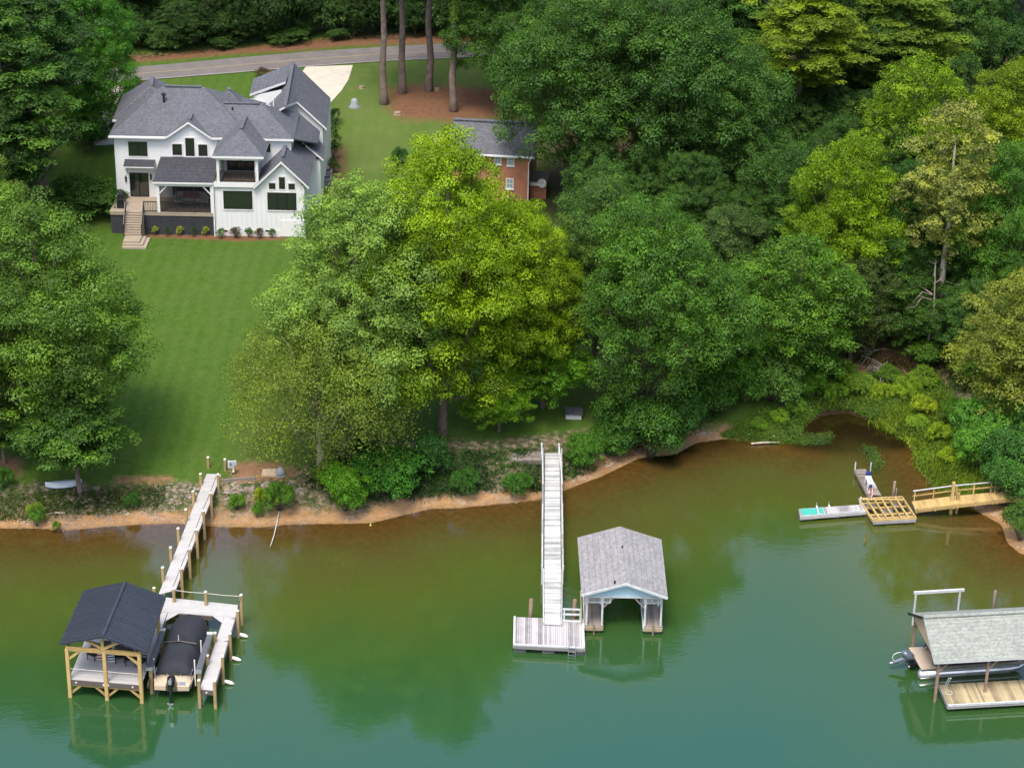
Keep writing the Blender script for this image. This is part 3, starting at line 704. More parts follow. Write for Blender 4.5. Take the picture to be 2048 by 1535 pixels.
# hips rising behind on the road side
def hip_back(px_front, px_back, Yf, z, half, zl, skew=0.0):
    a = PZ(*px_front, z); b = PZ(*px_back, z)
    ye = b.y+half
    R = roof('roof', [[(a.x-half, a.y, zl), (a.x, a.y+1.3, z), (b.x, b.y, z), (b.x-half, ye, zl)], [(a.x+half, a.y, zl), (b.x+half, ye, zl), (b.x, b.y, z), (a.x, a.y+1.3, z)], [(b.x-half, ye, zl), (b.x, b.y, z), (b.x+half, ye, zl)], [(a.x-half, a.y, zl), (a.x+half, a.y, zl), (a.x, a.y+1.3, z-.02)]])
    ridge_cap(a+Vector((0,1.3,0)), b, R, .3); return R
hip_back((298,180), (305,154.5), YL+5, 15.0, 3.4, E-.06)
hip_back((455,190), (457,175.5), YL+4, 14.5, 2.3, E-.08)
MB().bx(-34.2, -28.0, YL+8.9, YL+13.2, HOUSE_Z-.4, E-.15).bx(-26.6, -23.0, YL+8.9, YL+11.2, HOUSE_Z-.4, E-.15).build('wall', 'white_paint', house)
# balcony hip roof
ze = zat(475, 313, YF-.4); bx0, bx1 = xat(424,312,YF-.4), xat(527,314,YF-.4); zk = zat(480, 258, YF+1.95)
bm = (bx0+bx1)/2+.05; yk = YF+1.95; yend = YL+1.9
bR = roof('balcony_roof', [[(bx0, YF-.4, ze), (bx1, YF-.4, ze), (bm, yk, zk)], [(bx0, YF-.4, ze), (bm, yk, zk), (bm, yend, zk), (bx0, YL+.2, ze), ], [(bx1, YF-.4, ze), (bx1, YL+.2, ze), (bm, yend, zk), (bm, yk, zk)]])
ridge_cap((bm, yk+.1, zk), (bm, yend-.3, zk), bR, .3)
MB().bx(bx0+.25, bx1-.25, YF-.2, YF+.0, ze-.42, ze-.2).build('balcony_beam', 'white_trim', house)
zb = zat(475, 364, YF)
for px in (436, 517): x = xat(px, 340, YF)+(.0 if px < 500 else -.12); MB().bx(x-.11, x+.11, YF-.12, YF+.12, zb, ze-.2).build('balcony_post', 'white_trim', house)
xa, xb = xat(437,362,YF), xat(514,362,YF)
for x in (xa+.1, xb-.1): MB().bx(x-.08, x+.08, YF+.15, YL, zb, ze-.19).build('balcony_side_wall', 'white_paint', house)
MB().bx(XW, xgl-.05, YF-.16, YL-.02, ZG-.02, zb).build('balcony_floor', 'brown_deck', house)
MB().bx(XW-.04, xgl+.02, YF-.22, YF-.161, ZG-.12, zb+.04).build('balcony_fascia', 'white_trim', house)
MB().add([(xa+.1, YBd+.02, zb), (xb-.1, YBd+.02, zb), (xb-.1, YBd+.02, ze-.2), (xa+.1, YBd+.02, ze-.2)], [(0,1,2,3)]).build('balcony_wall', 'white_paint', house)
def railing(par, a, b, h=.95, sp=.13, name='railing', posts=True):
    a = Vector(a); b = Vector(b); mb = MB(); up = Vector((0,0,1))
    mb.beam(a+up*h, b+up*h, .07, .07).beam(a+up*.1, b+up*.1, .05, .05)
    n = max(int((b-a).length/sp), 2)
    r = mb.build(name, 'dark_metal', par)
    for k in range(1, n): p = a.lerp(b, k/n); MB().beam(p+up*.1, p+up*h, .034, .034).build('baluster', 'dark_metal', r)
    if posts:
        for p in (a, b): MB().beam(p, p+up*(h+.05), .06, .06).build('rail_post', 'dark_metal', r)
    return r
railing(house, (xa+.2, YF-.05, zb), (xb-.2, YF-.05, zb), .98)
# wing gable roof: front gable, right slope runs back to the garage
s_ = (zpk-ZG)/2.17; yfw = YF-.42; zr = zpk+.24
def wz(x): return zr-abs(x-xpk)*s_
xe = xat(618,374,YF)+.02; xs = -.012
wl = [(xgl-.28, yfw, wz(xgl-.28)), (xpk, yfw, zr), (xpk-.05, YL+.3, zr), (xgl-.28, YL+.05, wz(xgl-.28))]
yb2 = YF+12.5
wr = [(xpk, yfw, zr), (xe, yfw, wz(xe)), (xe-.18, yb2, wz(xe)), (xpk-.2, yb2, zr)]
wR = roof('wing_roof', [wl, wr]); ridge_cap((xpk, yfw+1.2, zr), (xpk-.05, YL-.2, zr), wR, .3)
jz = wz(xe); 
roof('wing_roof', [[(xe-1.3, YF+7.6, wz(xe-1.3)+.06), (xe+.55, YF+7.6, jz-.25), (xe+.42, YF+11.2, jz-.25), (xe-1.3, YF+11.2, wz(xe-1.3)+.06)]])
MB().bx(XR-.1, xe+.25, YF+7.9, YF+11.0, HOUSE_Z-.4, jz-.42).build('wall', 'white_paint', house)
# garage wing with its low dormer
zg, zge = 13.9, 10.45
g1, g2 = PZ(570,212,zg), PZ(586,124,zg); e1, e2 = PZ(653.5,257,zge), PZ(662,193,zge); e2.y = g2.y; 
yg = e1.y; gf = g1.lerp(g2, (yg-g1.y)/(g2.y-g1.y))
gl_f = Vector((2*gf.x-e1.x, yg, zge)); gl_b = Vector((2*g2.x-e2.x, g2.y, zge))
K = PY(594,203,yg)
gR2 = roof('garage_roof', [[g1, K, e1, e2, g2], [g1, g2, gl_b, gl_f]]); ridge_cap(g1, g2, gR2, .32)
MB().slab([PZ(593,222,12.1), PZ(640,262,10.25), PZ(636,286,10.25), PZ(589,278,12.1)], .12, 0, 0).build('side_roof', 'shingle_blue_grey', house)
MB().add([(gl_f.x+.4, yg+.35, HOUSE_Z-.4), (e1.x-.4, yg+.35, HOUSE_Z-.4), (e1.x-.4, yg+.35, zge), (gf.x, yg+.35, zg-.25), (gl_f.x+.4, yg+.35, zge)], [(0,1,2,3,4)]).bx(e1.x-.55, e1.x-.4, yg+.36, g2.y-.3, HOUSE_Z-.4, zge-.1).bx(gl_f.x+.4, gl_f.x+.55, yg+.36, g2.y-.3, HOUSE_Z-.4, zge-.1).bx(gl_f.x+.55, e1.x-.55, g2.y-.45, g2.y-.3, HOUSE_Z-.4, zge-.1).build('wall', 'white_paint', house)
d1 = PY(499.5,188,yg+1.6); zdm = d1.z; d2 = PZ(507,157.5,zdm); t1 = PZ(571,163,zg+.04); t2 = PZ(586,126,zg+.04)
dR = roof('dormer_roof', [[d1, t1, t2, d2]], th=.22)
MB().add([(d1.x+.3, d1.y+.3, zge-1), (t1.x-.3, d1.y+.3, zge-1), (t1.x-.3, d1.y+.3, zg-.45), (d1.x+.3, d1.y+.3, zdm-.25)], [(0,1,2,3)]).add([(d1.x+.3, d1.y+.3, HOUSE_Z), (d1.x+.3, d2.y-.1, HOUSE_Z), (d1.x+.3, d2.y-.1, zdm-.25), (d1.x+.3, d1.y+.3, zdm-.25)], [(3,2,1,0)]).build('dormer_wall', 'white_paint', house)
# vents on the roofs
def on_roof(px, py, Y): return PY(px, py, Y)
p = on_roof(328, 204, YL+3.0); MB().tube([p-Vector((0,0,.3)), p+Vector((0,0,.65))], .11, 8).lathe(p+Vector((0,0,.65)), [(.22,0),(.22,.12),(.05,.22)], 8).build('flue_pipe', 'dark_metal', house)
p = on_roof(465, 222, YL+2.6); MB().tube([p-Vector((0,0,.3)), p+Vector((0,0,.35))], .08, 8).build('vent_pipe', 'dark_metal', house)
p = on_roof(607, 291, YF+7.2); MB().box(p, (.3,.4,.16)).build('roof_vent', 'dark_metal', house)
p = on_roof(547, 206, YL+6.0); MB().tube([p-Vector((0,0,.3)), p+Vector((0,0,.35))], .06, 8).build('vent_pipe', 'white_trim', house)
# gutters and downspouts
MB().beam((XL-.42, YL-.5, E-.13), (gl-.35, YL-.5, E-.13), .1, .13).build('gutter', 'white_trim', house)
MB().tube([(XR+.08, YF-.1, wz(xe)-.3), (XR+.03, YF-.1, wz(xe)-.8), (XR+.03, YF-.1, HOUSE_Z)], .05, 6).build('downspout', 'white_trim', house)
MB().bx(XW-.16, XW-.06, YF-.2, YF-.1, HOUSE_Z, ZG+.1).build('downspout', 'white_trim', house)
# ---- awning over the garden door
ax0, ax1 = xat(246.5,333,YL-.9), xat(308,335,YL-.9); az0 = zat(277, 334, YL-.9); az1 = zat(277, 318, YL)
aw_ = MB().slab([(ax0, YL-.9, az0), (ax1, YL-.9, az0), (ax1, YL, az1), (ax0, YL, az1)], .1).build('awning', ['shingle_dark', 'white_trim'], house)
for x in (ax0+.15, ax1-.15): MB().beam((x, YL-.04, az0-.75), (x, YL-.7, az0-.08), .09, .09).beam((x, YL-.05, az0-.9), (x, YL-.05, az0-.02), .09, .06).build('bracket', 'white_trim', aw_)
# ---- screened porch
px0 = xat(305,365,YF-.3); pz0 = zat(370,365,YF-.3); pz1 = zat(370,314,YL)
pR = MB().slab([(px0, YF-.3, pz0), (XW-.08, YF-.3, pz0), (XW-.08, YL-.03, pz1), (px0+.12, YL-.03, pz1)], .16).build('porch_roof', ['shingle_dark', 'white_trim'], house)
MB().bx(px0+.1, XW-.1, YF-.12, YF+.1, pz0-.42, pz0-.16).build('porch_beam', 'white_trim', house)
pp = xat(317,400,YF)
for x in (pp, XW-.25): MB().bx(x-.12, x+.12, YF-.1, YF+.14, ZD, pz0-.42).build('porch_post', 'white_trim', house)
for (x, s) in ((pp, 1), (XW-.25, -1)): MB().beam((x+s*.1, YF+.02, pz0-1.15), (x+s*.75, YF+.02, pz0-.45), .1, .1).build('brace', 'white_trim', house)
sc = MB()
n = 3
for k in range(1, n): x = pp+(XW-.25-pp)*k/n; sc.bx(x-.03, x+.03, YF-.02, YF+.04, ZD, pz0-.42)
sc.bx(pp+.12, XW-.37, YF-.02, YF+.04, ZD+.9, ZD+.96)
sf = sc.build('screen_frame', 'dark_metal', house)
for k in range(n):
    a = pp+.12+(XW-.37-pp-.12)*k/n; b = pp+.12+(XW-.37-pp-.12)*(k+1)/n
    MB().add([(a, YF+.03, ZD+.02), (b, YF+.03, ZD+.02), (b, YF+.03, pz0-.43), (a, YF+.03, pz0-.43)], [(0,1,2,3)]).build('screen', 'insect_screen', sf)
MB().add([(pp, YF+.14, ZD+.02), (pp, YL-.04, ZD+.02), (pp, YL-.04, pz1-.3), (pp, YF+.14, pz0-.43)], [(0,1,2,3)]).build('screen', 'insect_screen', sf)
n = int((XW-.4-pp)/.14)
for k in range(n): x = pp+.15+k*.14; MB().bx(x-.01, x+.01, YF+.06, YF+.08, ZD, ZD+.9).build('baluster', 'dark_metal', sf)
# ---- deck, its dark block base and the stairs
sx0, sx1 = xat(251,423,YF), xat(288,423,YF)
dk = MB().bx(XL-.05, XW-.01, YF, YL-.04, ZD-.25, ZD-.06).build('deck', 'brown_deck', house)
y = YF-.06
while y < YL-.1: MB().bx(XL-.06, XW-.012, y, y+.185, ZD-.06, ZD).build('deck_board', 'tan_deck', dk); y += .19
MB().bx(XL-.03, XW-.02, YF-.05, YF-.005, ZD-.3, ZD-.062).build('deck_fascia', 'tan_deck', dk)
bs = MB().bx(XL, sx0-.02, YF+.03, YF+.2, HOUSE_Z-.4, ZD-.26).bx(sx1+.02, XW-.02, YF+.03, YF+.2, HOUSE_Z-.4, ZD-.26).build('deck_base', 'charcoal_block', house)
rows = 9; zc = (ZD-.27-HOUSE_Z)/rows
for r in range(rows):
    x = sx1+.03-(.22 if r % 2 else 0)
    while x < XW-.05:
        a, b = max(x+.012, sx1+.03), min(x+.428, XW-.03)
        if b-a > .05: MB().bx(a, b, YF-.0, YF+.031, HOUSE_Z+r*zc+.012, HOUSE_Z+(r+1)*zc-.006).build('block', 'charcoal_block', bs)
        x += .44
st = MB(); zl = HOUSE_Z+.45; ybt = PZ(268, 471, zl).y; n = 9
stairs = MB().bx(sx0, sx1, ybt+.1, YF-.06, HOUSE_Z-.3, zl-.02).build('stairs', 'tan_deck', house)
for k in range(n):
    y0 = ybt+(YF-.06-ybt)*k/n; y1 = ybt+(YF-.06-ybt)*(k+1)/n; z = zl+(ZD-zl)*(k+1)/(n+1)
    MB().bx(sx0, sx1, y0-.03, y1, z-.05, z).bx(sx0+.01, sx1-.01, y0, YF-.07, z-(ZD-zl)/(n+1), z-.052).build('step', 'tan_deck', stairs)
lx0 = PZ(243,497,HOUSE_Z+.1).x; lx1 = PZ(299,480,HOUSE_Z+.1).x; ly0 = PZ(270,497,HOUSE_Z+.05).y
for k in range(3):
    z1 = HOUSE_Z+.15*(k+1); q = .32*k
    MB().bx(lx0, lx1-q, ly0+q, ybt+.4-.01*k, z1-.18, z1).build('landing_step', 'tan_deck', stairs)
railing(house, (sx1+.04, YF-.02, ZD), (pp-.14, YF-.02, ZD), .95)
for x in (sx0+.03, sx1-.03):
    rl_ = MB().beam((x, ybt, zl+.95), (x, YF-.05, ZD+.95), .05, .05).beam((x, ybt, zl), (x, ybt, zl+1.0), .06, .06).beam((x, YF-.05, ZD), (x, YF-.05, ZD+1), .06, .06).beam((x, ybt, zl+.15), (x, YF-.05, ZD+.15), .04, .04).build('stair_rail', 'dark_metal', house)
    for k in range(1, 16): t = k/16; y = ybt+(YF-.05-ybt)*t; z = zl+(ZD-zl)*t; MB().beam((x, y, z+.15), (x, y, z+.95), .02, .02).build('baluster', 'dark_metal', rl_)

# ---- things on and round the house
gx = xat(243, 400, YF+1.4); gy = YF+1.3
gr_ = thing('gas_grill', (gx, gy, ZD), 'black covered gas grill on the deck beside the stairs', 'grill')
MB().box((gx, gy, ZD+.45), (.62, 1.25, .8), top=.92).build('cabinet', 'black_plastic', gr_)
MB().tube([(gx, gy-.5, ZD+.95), (gx, gy+.5, ZD+.95)], .3, 12).build('lid', 'black_plastic', gr_)
MB().tube([(gx-.3, gy-.42, ZD+1.0), (gx-.36, gy-.42, ZD+1.05), (gx-.36, gy+.42, ZD+1.05), (gx-.3, gy+.42, ZD+1.0)], .02, 6).build('handle', 'galvanised', gr_)
for s in (-1, 1): MB().box((gx, gy+s*.72, ZD+.86), (.5, .3, .04)).build('side_shelf', 'black_plastic', gr_)
def sofa(x, y, z, w, rz, label):
    o = thing('porch_sofa', (x, y, z), label, 'sofa'); mb = MB().box((x, y, z+.22), (w, .8, .1))
    for sx in (-1, 1):
        for sy in (-1, 1): mb.box((x+sx*(w/2-.06), y+sy*.34, z+.09), (.07, .07, .18))
    mb.build('frame', 'white_trim', o)
    n = 3
    for k in range(n):
        cx = x-w/2+w*(k+.5)/n
        MB().box((cx, y-.05, z+.36), (w/n-.03, .68, .16)).build('seat_cushion', 'white_fabric', o)
        MB().box((cx, y+.33, z+.62), (w/n-.03, .18, .45), rx=-.15).build('back_cushion', 'white_fabric', o)
    for sx in (-1, 1): MB().box((x+sx*w/2, y, z+.42), (.1, .8, .45)).build('arm', 'white_trim', o)
    return o
cx = xat(383, 395, YL-1.0)
so_ = sofa(cx, YL-1.2, ZD, 2.5, 0, 'white porch sofa behind the insect screen'); 
for k in range(3): o = MB().box((cx-.5+k*.5, YL-1.12, ZD+.66), (.42, .16, .4), rx=-.3, top=.85).build('cushion', 'red_fabric'); tag(o, 'red throw cushion on the white porch sofa', 'cushion', 'red cushions on the porch sofa')
def chair(name, x, y, z, rz, seat, frame, label, cat='chair', group=None, w=.6, h=.95, leg=.4):
    o = thing(name, (x, y, z), label, cat, group); M = Matrix.Rotation(rz, 3, 'Z'); c = Vector((x, y, z))
    T_ = lambda p: c+M @ Vector(p)
    MB().box(T_((0, 0, leg)), (w, w, .1), rz).build('seat', seat, o)
    MB().box(T_((0, w*.46, (leg+h)/2+.03)), (w, .09, h-leg), rz, rx=-.16).build('backrest', seat, o)
    for sx in (-1, 1):
        MB().beam(T_((sx*w*.5, -w*.45, leg+.22)), T_((sx*w*.5, w*.5, leg+.24)), .06, .04).beam(T_((sx*w*.5, -w*.42, leg)), T_((sx*w*.5, -w*.42, leg+.22)), .04, .04).build('arm', frame, o)
        for sy in (-1, 1): MB().beam(T_((sx*w*.44, sy*w*.42, 0)), T_((sx*w*.44, sy*w*.40, leg)), .05, .05).build('leg', frame, o)
    return o
chair('porch_chair', xat(408,405,YL-1.9), YL-2.0, ZD, -1.1, 'white_fabric', 'white_trim', 'white porch chair facing the sofa, beside the house wall')
chair('porch_chair', xat(358,400,YL-1.9), YL-1.9, ZD, 1.3, 'white_fabric', 'dark_metal', 'porch chair at the open end of the white sofa')
tb = thing('coffee_table', (cx, YL-2.3, ZD), 'low dark coffee table in front of the porch sofa', 'table')
MB().box((cx, YL-2.3, ZD+.38), (1.1, .6, .05)).build('table_top', 'brown_deck', tb)
for sx in (-1, 1):
    for sy in (-1, 1): MB().box((cx+sx*.48, YL-2.3+sy*.24, ZD+.18), (.06, .06, .36)).build('leg', 'brown_deck', tb)
# beds along the house front
yb_ = YF-.75
for px, py, w, kind, lab in ((311,466,13,(.20,.24,.05),'small yellow green shrub next to the deck stairs'),(336,468,10,(.03,.07,.025),'low dark shrub between two yellow shrubs at the block base'),
    (362,466,15,(.22,.25,.06),'yellow green shrub in the middle of the block base'),(388,468,11,(.03,.075,.025),'low dark shrub right of the middle yellow shrub'),
    (413,467,14,(.21,.25,.06),'yellow shrub beside the downspout'),(444,470,19,(.05,.12,.035),'green shrub at the corner of the white wing'),
    (472,468,24,(.060,.045,.045),'wide purple shrub under the picture window'),(497,470,17,(.045,.11,.035),'green shrub between two purple shrubs'),
    (521,470,19,(.055,.040,.042),'upright purple shrub under the wing gable'),(545,471,14,(.05,.12,.035),'small green shrub next to the crawl space door')):
    tree_px('shrub', 'garden_shrub', px, py+5, py-14, w*1.3, kind, lab, cat='shrub', part='leaves', stem='stems')
for px, py, w, h, kind, lab in ((672,250,36,34,(.02,.05,.025),'dark rounded shrub by the corner of the garage'),(668,290,34,40,(.05,.09,.035),'flowering shrub beside the wing, next to the garage shrub'),
    (666,318,38,38,(.055,.095,.04),'white flowered bush at the side of the house'),(664,346,32,30,(.05,.09,.04),'low flowering bush beside the air conditioner')):
    tree_px('shrub', 'side_shrub', px, py, py-h, w, kind, lab, cat='shrub', part='leaves', stem='stems')
for px, py, w, h, lab in ((274,196,44,40,'purple leaved myrtle at the road side of the house'),(525,156,40,20,'low reddish shrub by the garage dormer')):
    tree_px('shrub', 'myrtle_shrub', px, py, py-h, w, (.075,.045,.045), lab, cat='shrub', part='leaves', stem='stems')
for k, (px, py) in enumerate(((655,372),(656,358))):
    p = G(px, py); o = thing('air_conditioner', p, ('grey air conditioner beside the white wing', 'grey air conditioner next to the flowering bush')[k], 'air conditioner')
    MB().box(p+Vector((0,0,.42)), (.8,.8,.84)).build('case', 'galvanised', o); MB().lathe(p+Vector((0,0,.845)), [(.33,0),(.33,.03),(.1,.05)], 12).build('fan_grille', 'dark_metal', o)
    for q in range(5): MB().box(p+Vector((0,-.405,.15+q*.14)), (.7,.02,.03)).build('louvre', 'dark_metal', o)

# ================================================================== the brick house
m, nt, out = nmat('brick'); MATS['brick'] = m
tc = nt.nodes.new('ShaderNodeTexCoord'); mp = nt.nodes.new('ShaderNodeMapping'); mp.inputs['Rotation'].default_value = (R_(90), 0, 0); nt.links.new(tc.outputs['Object'], mp.inputs[0])
bt = nt.nodes.new('ShaderNodeTexBrick'); nt.links.new(mp.outputs[0], bt.inputs['Vector']); bt.inputs['Scale'].default_value = 4.4
bt.inputs['Color1'].default_value = (.45,.165,.085,1); bt.inputs['Color2'].default_value = (.34,.115,.062,1); bt.inputs['Mortar'].default_value = (.36,.25,.19,1); bt.inputs['Mortar Size'].default_value = .03
prin(nt, out, mixc(nt, .35, bt.outputs['Color'], ramp(nt, noise(nt, geo_pos(nt), 1.5, 5), [(.3,(.31,.105,.06)),(.7,(.52,.215,.125))])), .9, 0, bump(nt, bt.outputs['Fac'], .3, .02), .2)
bx0, bx1 = xat(903,330,YB), xat(1057.5,350,YB); be = zat(980, 306, YB); GB = 4.9
bh = thing('brick_house', ((bx0+bx1)/2, YB, GB), 'red brick two storey house with grey shingle roof under the dark oak', 'house')
MB().bx(bx0, bx1, YB, YB+.3, GB-.5, be-.1).bx(bx0, bx0+.3, YB+.3, YB+7.6, GB-.5, be-.1).bx(bx1-.3, bx1, YB+.3, YB+7.6, GB-.5, be-.1).bx(bx0+.3, bx1-.3, YB+7.3, YB+7.6, GB-.5, be-.1).build('wall', 'brick', bh)
rzb = zat(985, 243, YB+3.8); o_ = .42; rx0, rx1 = bx0-.35, bx1+.55
bro = roof('roof', [[(rx0, YB-o_, be), (rx1, YB-o_, be), (rx1, YB+3.8, rzb), (rx0, YB+3.8, rzb)], [(rx0, YB+3.8, rzb), (rx1, YB+3.8, rzb), (rx1, YB+8.0, be), (rx0, YB+8.0, be)]], 'shingle_grey', .16, bh)
MB().beam((rx0, YB+3.8, rzb+.06), (rx1, YB+3.8, rzb+.06), .5, .08).build('ridge_vent', 'shingle_grey', bro)
MB().add([(bx0+.1, YB+.1, be-.12), (bx0+.1, YB+7.5, be-.12), (bx0+.1, YB+3.8, rzb-.2)], [(0,2,1)]).add([(bx1-.1, YB+.1, be-.12), (bx1-.1, YB+7.5, be-.12), (bx1-.1, YB+3.8, rzb-.2)], [(0,1,2)]).build('gable', 'white_paint', bh)
MB().beam((rx0, YB-o_-.06, be-.09), (rx1, YB-o_-.06, be-.09), .1, .14).build('gutter', 'white_trim', bh)
MB().tube([(bx1+.25, YB-o_, be-.15), (bx1+.0, YB-.12, be-.75), (bx1-.0, YB-.12, GB)], .055, 6).build('downspout', 'white_trim', bh)
m, nt, out = nmat('curtained_glass'); MATS['curtained_glass'] = m; prin(nt, out, (.30,.36,.38), .06, 0, None, .5)
def bwin(a, mull=0):
    x0p, y0p, x1p, y1p = a; ym = (y0p+y1p)/2; xm = (x0p+x1p)/2
    x0, x1 = xat(x0p, ym, YB), xat(x1p, ym, YB); z0, z1 = zat(xm, y1p, YB), zat(xm, y0p, YB); f = .09; zm = (z0+z1)/2
    w = MB().bx(x0, x0+f, YB-.05, YB, z0, z1).bx(x1-f, x1, YB-.05, YB, z0, z1).bx(x0+f, x1-f, YB-.05, YB, z0, z0+f).bx(x0+f, x1-f, YB-.05, YB, z1-f, z1).bx(x0+f, x1-f, YB-.045, YB, zm-.025, zm+.025).bx((x0+x1)/2-.015, (x0+x1)/2+.015, YB-.04, YB, z0+f, z1-f).build('window', 'white_trim', bh)
    for a, b in ((z0+f, zm-.025), (zm+.025, z1-f)): MB().bx(x0+f, x1-f, YB-.028, YB-.01, a, b).build('pane', 'curtained_glass', w)
    MB().bx(x0-.06, x1+.06, YB-.1, YB+.02, z0-.09, z0-.003).build('sill', 'white_trim', w)
for a in ((936,308,962,326), (989,309,1003,328), (1014.5,310.5,1029,330), (1012,355,1027.5,376)): bwin(a)
for px, py in ((1012,279), (1011,290)): p = PY(px, py, YB+1.6); MB().tube([p-Vector((0,0,.4)), p+Vector((0,0,.2))], .07, 6).build('vent_pipe', 'dark_metal', bh)
bh.rotation_euler = (0, 0, -.1)
# side porch and dish
MB().bx(bx1+.01, bx1+1.5, YB+1.2, YB+1.45, GB-.4, GB+1.3).build('side_wall', 'brick', bh)
MB().bx(bx1+.02, bx1+1.5, YB+.95, YB+1.3, GB+1.32, GB+1.55).build('porch_beam', 'white_trim', bh)
MB().bx(bx1+.02, bx1+1.5, YB+1.46, YB+5, GB+1.25, GB+1.33).build('porch_floor', 'brown_deck', bh)
c = PY(1083, 367, YB+.7); ds = thing('satellite_dish', c-Vector((0,0,.75)), 'pale grey satellite dish beside the brick house porch', 'dish')
db = MB(); ax_ = Vector((.25,-.8,.45)).normalized(); u_ = ax_.orthogonal().normalized(); v_ = ax_.cross(u_); rings = []
for r, dd in ((0,0), (.15,.015), (.3,.06), (.42,.12)):
    for k in range(14): a = k*6.283/14; db.v.append(tuple(c+ax_*dd+(u_*math.cos(a)+v_*math.sin(a))*max(r, .001)))
for i in range(3):
    for k in range(14): db.f.append([i*14+k, i*14+(k+1) % 14, (i+1)*14+(k+1) % 14, (i+1)*14+k]); db.m.append(0)
db.build('reflector', 'white_trim', ds, smooth=True)
MB().tube([c, c+Vector((0,.12,-.2)), c+Vector((0,.12,-.75))], .03, 6).build('mast', 'galvanised', ds)
MB().tube([c+u_*.0-v_*.35+ax_*.1, c+ax_*.5], .015, 5).lathe(c+ax_*.5, [(.04,-.05),(.05,.05)], 8).build('feed_arm', 'galvanised', ds)
# ================================================================== docks and boats
def wood(name, c, var=.2, rnd=.35, rough=.85, stretch=(1,6,1), grain=9.0):
    m, nt, out = nmat(name); MATS[name] = m; tc = nt.nodes.new('ShaderNodeTexCoord'); oi = nt.nodes.new('ShaderNodeObjectInfo')
    pos = geo_pos(nt); a = noise(nt, pos, grain, 4, .7); b = noise(nt, pos, 1.4, 4)
    k = mth(nt, 'ADD', mth(nt, 'MULTIPLY', a, .5), mth(nt, 'MULTIPLY', b, .5))
    k = mth(nt, 'ADD', k, mth(nt, 'MULTIPLY', mth(nt, 'SUBTRACT', oi.outputs['Random'], .5), rnd))
    c = np.array(c); prin(nt, out, ramp(nt, k, [(.2, tuple(c*(1-2*var))), (.5, tuple(c)), (.8, tuple(np.clip(c*(1+1.5*var), 0, .9)))]), rough, 0, bump(nt, a, .25, .02), .25)
wood('pale_composite', (.44,.43,.42), .10, .22); wood('treated_post', (.36,.26,.125), .2, .2); wood('new_lumber', (.46,.325,.13), .2, .3)
wood('old_plank', (.38,.365,.365), .22, .6); wood('white_plank', (.46,.47,.465), .2, .6); wood('grey_plank', (.22,.19,.165), .2, .5)
wood('yellow_plank', (.40,.33,.20), .22, .5); wood('brown_piling', (.27,.19,.14), .25, .2); wood('deck_fascia', (.115,.095,.085), .15, .1)
simple('metal_roof', (.058,.068,.092), .36, .25, var=.10, scale=1.5, spec=.5, rnd=.25)
simple('boat_cover', (.020,.023,.030), .85, var=.22, scale=1.2, bmp=.35, fine=6)
simple('beige_gelcoat', (.52,.42,.31), .3, var=.05); simple('lift_beam', (.095,.10,.115), .5, var=.15)
simple('pale_blue_paint', (.42,.60,.70), .7, var=.08, scale=1.5); simple('white_weathered', (.52,.54,.55), .8, var=.2, scale=3)
simple('float_grey', (.12,.12,.125), .8, var=.2); simple('teal_mat', (.05,.38,.31), .9, var=.1); simple('plywood', (.52,.385,.265), .85, var=.08)
simple('outboard_black', (.010,.011,.013), .22, var=.1, spec=.6); simple('outboard_grey', (.13,.16,.20), .25, .3, var=.08)
simple('steel', (.62,.63,.64), .25, .85, var=.08); simple('blue_fabric', (.02,.035,.16), .9); simple('cable', (.03,.03,.03), .6); simple('rope', (.55,.52,.47), .9)
simple('fender_white', (.78,.77,.72), .4, var=.05)
def lerp(a, b, t): return Vector(a).lerp(Vector(b), t)
def plank_run(par, a0, b0, a1, b1, n, mat, th=.04, gap=.012, name='plank', jit=.0):
    """n boards laid from edge a0-b0 to edge a1-b1"""
    L = (lerp(a1, b1, .5)-lerp(a0, b0, .5)).length; g = gap/L
    for k in range(n):
        s, e = k/n+g/2, (k+1)/n-g/2; j = Vector((0,0,random.uniform(-jit, jit)))
        q = [lerp(a0, a1, s)+j, lerp(b0, b1, s)+j, lerp(b0, b1, e)+j, lerp(a0, a1, e)+j]
        MB().slab(q, th, 0, 0).build(name, mat, par)
def post(par, p, top, bottom=-1.6, s=.17, rz=0.0, mat='treated_post', cap='white_trim', name='post'):
    o = MB().box((p.x, p.y, (top+bottom)/2), (s, s, top-bottom), rz).build(name, mat, par)
    if cap: MB().box((p.x, p.y, top+.03), (s+.02, s+.02, .06), rz, top=.55).build('post_cap', cap, o)
    return o
ZK = 1.25
def D(px, py, z=ZK): return PZ(px, py, z)
# ---- the long pale dock
dock = thing('boat_dock', D(345, 1205, 0.0), 'pale composite dock with capped timber posts and a boat slip', 'dock')
wa, wb, wc, wd_ = D(419,936), D(447.5,938), D(351,1179), D(317,1188)
wa.z = wb.z = ZK+.12
plank_run(dock, wd_, wc, wa, wb, 110, 'pale_composite', .045, .008)
for a, b in ((wd_, wa), (wc, wb)): MB().beam(Vector(a)-Vector((0,0,.15)), Vector(b)-Vector((0,0,.15)), .06, .2).build('side_beam', 'deck_fascia', dock)
rzd = R_(-5)
Lp = [(401,947),(386,982),(371.5,1018),(356,1056),(341,1094),(325,1134),(308,1175)]
Rp = [(436,948),(422,985),(407,1021),(393,1058),(378,1097),(362.6,1136),(347,1176.5)]
ZT = ZK+.98
Rw = []
for i, (a, b) in enumerate(zip(Lp, Rp)):
    pl, pr = PZ(*a, ZT), PZ(*b, ZT); Rw.append(pr); post(dock, pl, ZT, rz=rzd); post(dock, pr, ZT, rz=rzd)
    MB().beam((pl.x, pl.y, ZK-.32), (pr.x, pr.y, ZK-.32), .08, .2).build('cross_beam', 'treated_post', dock)
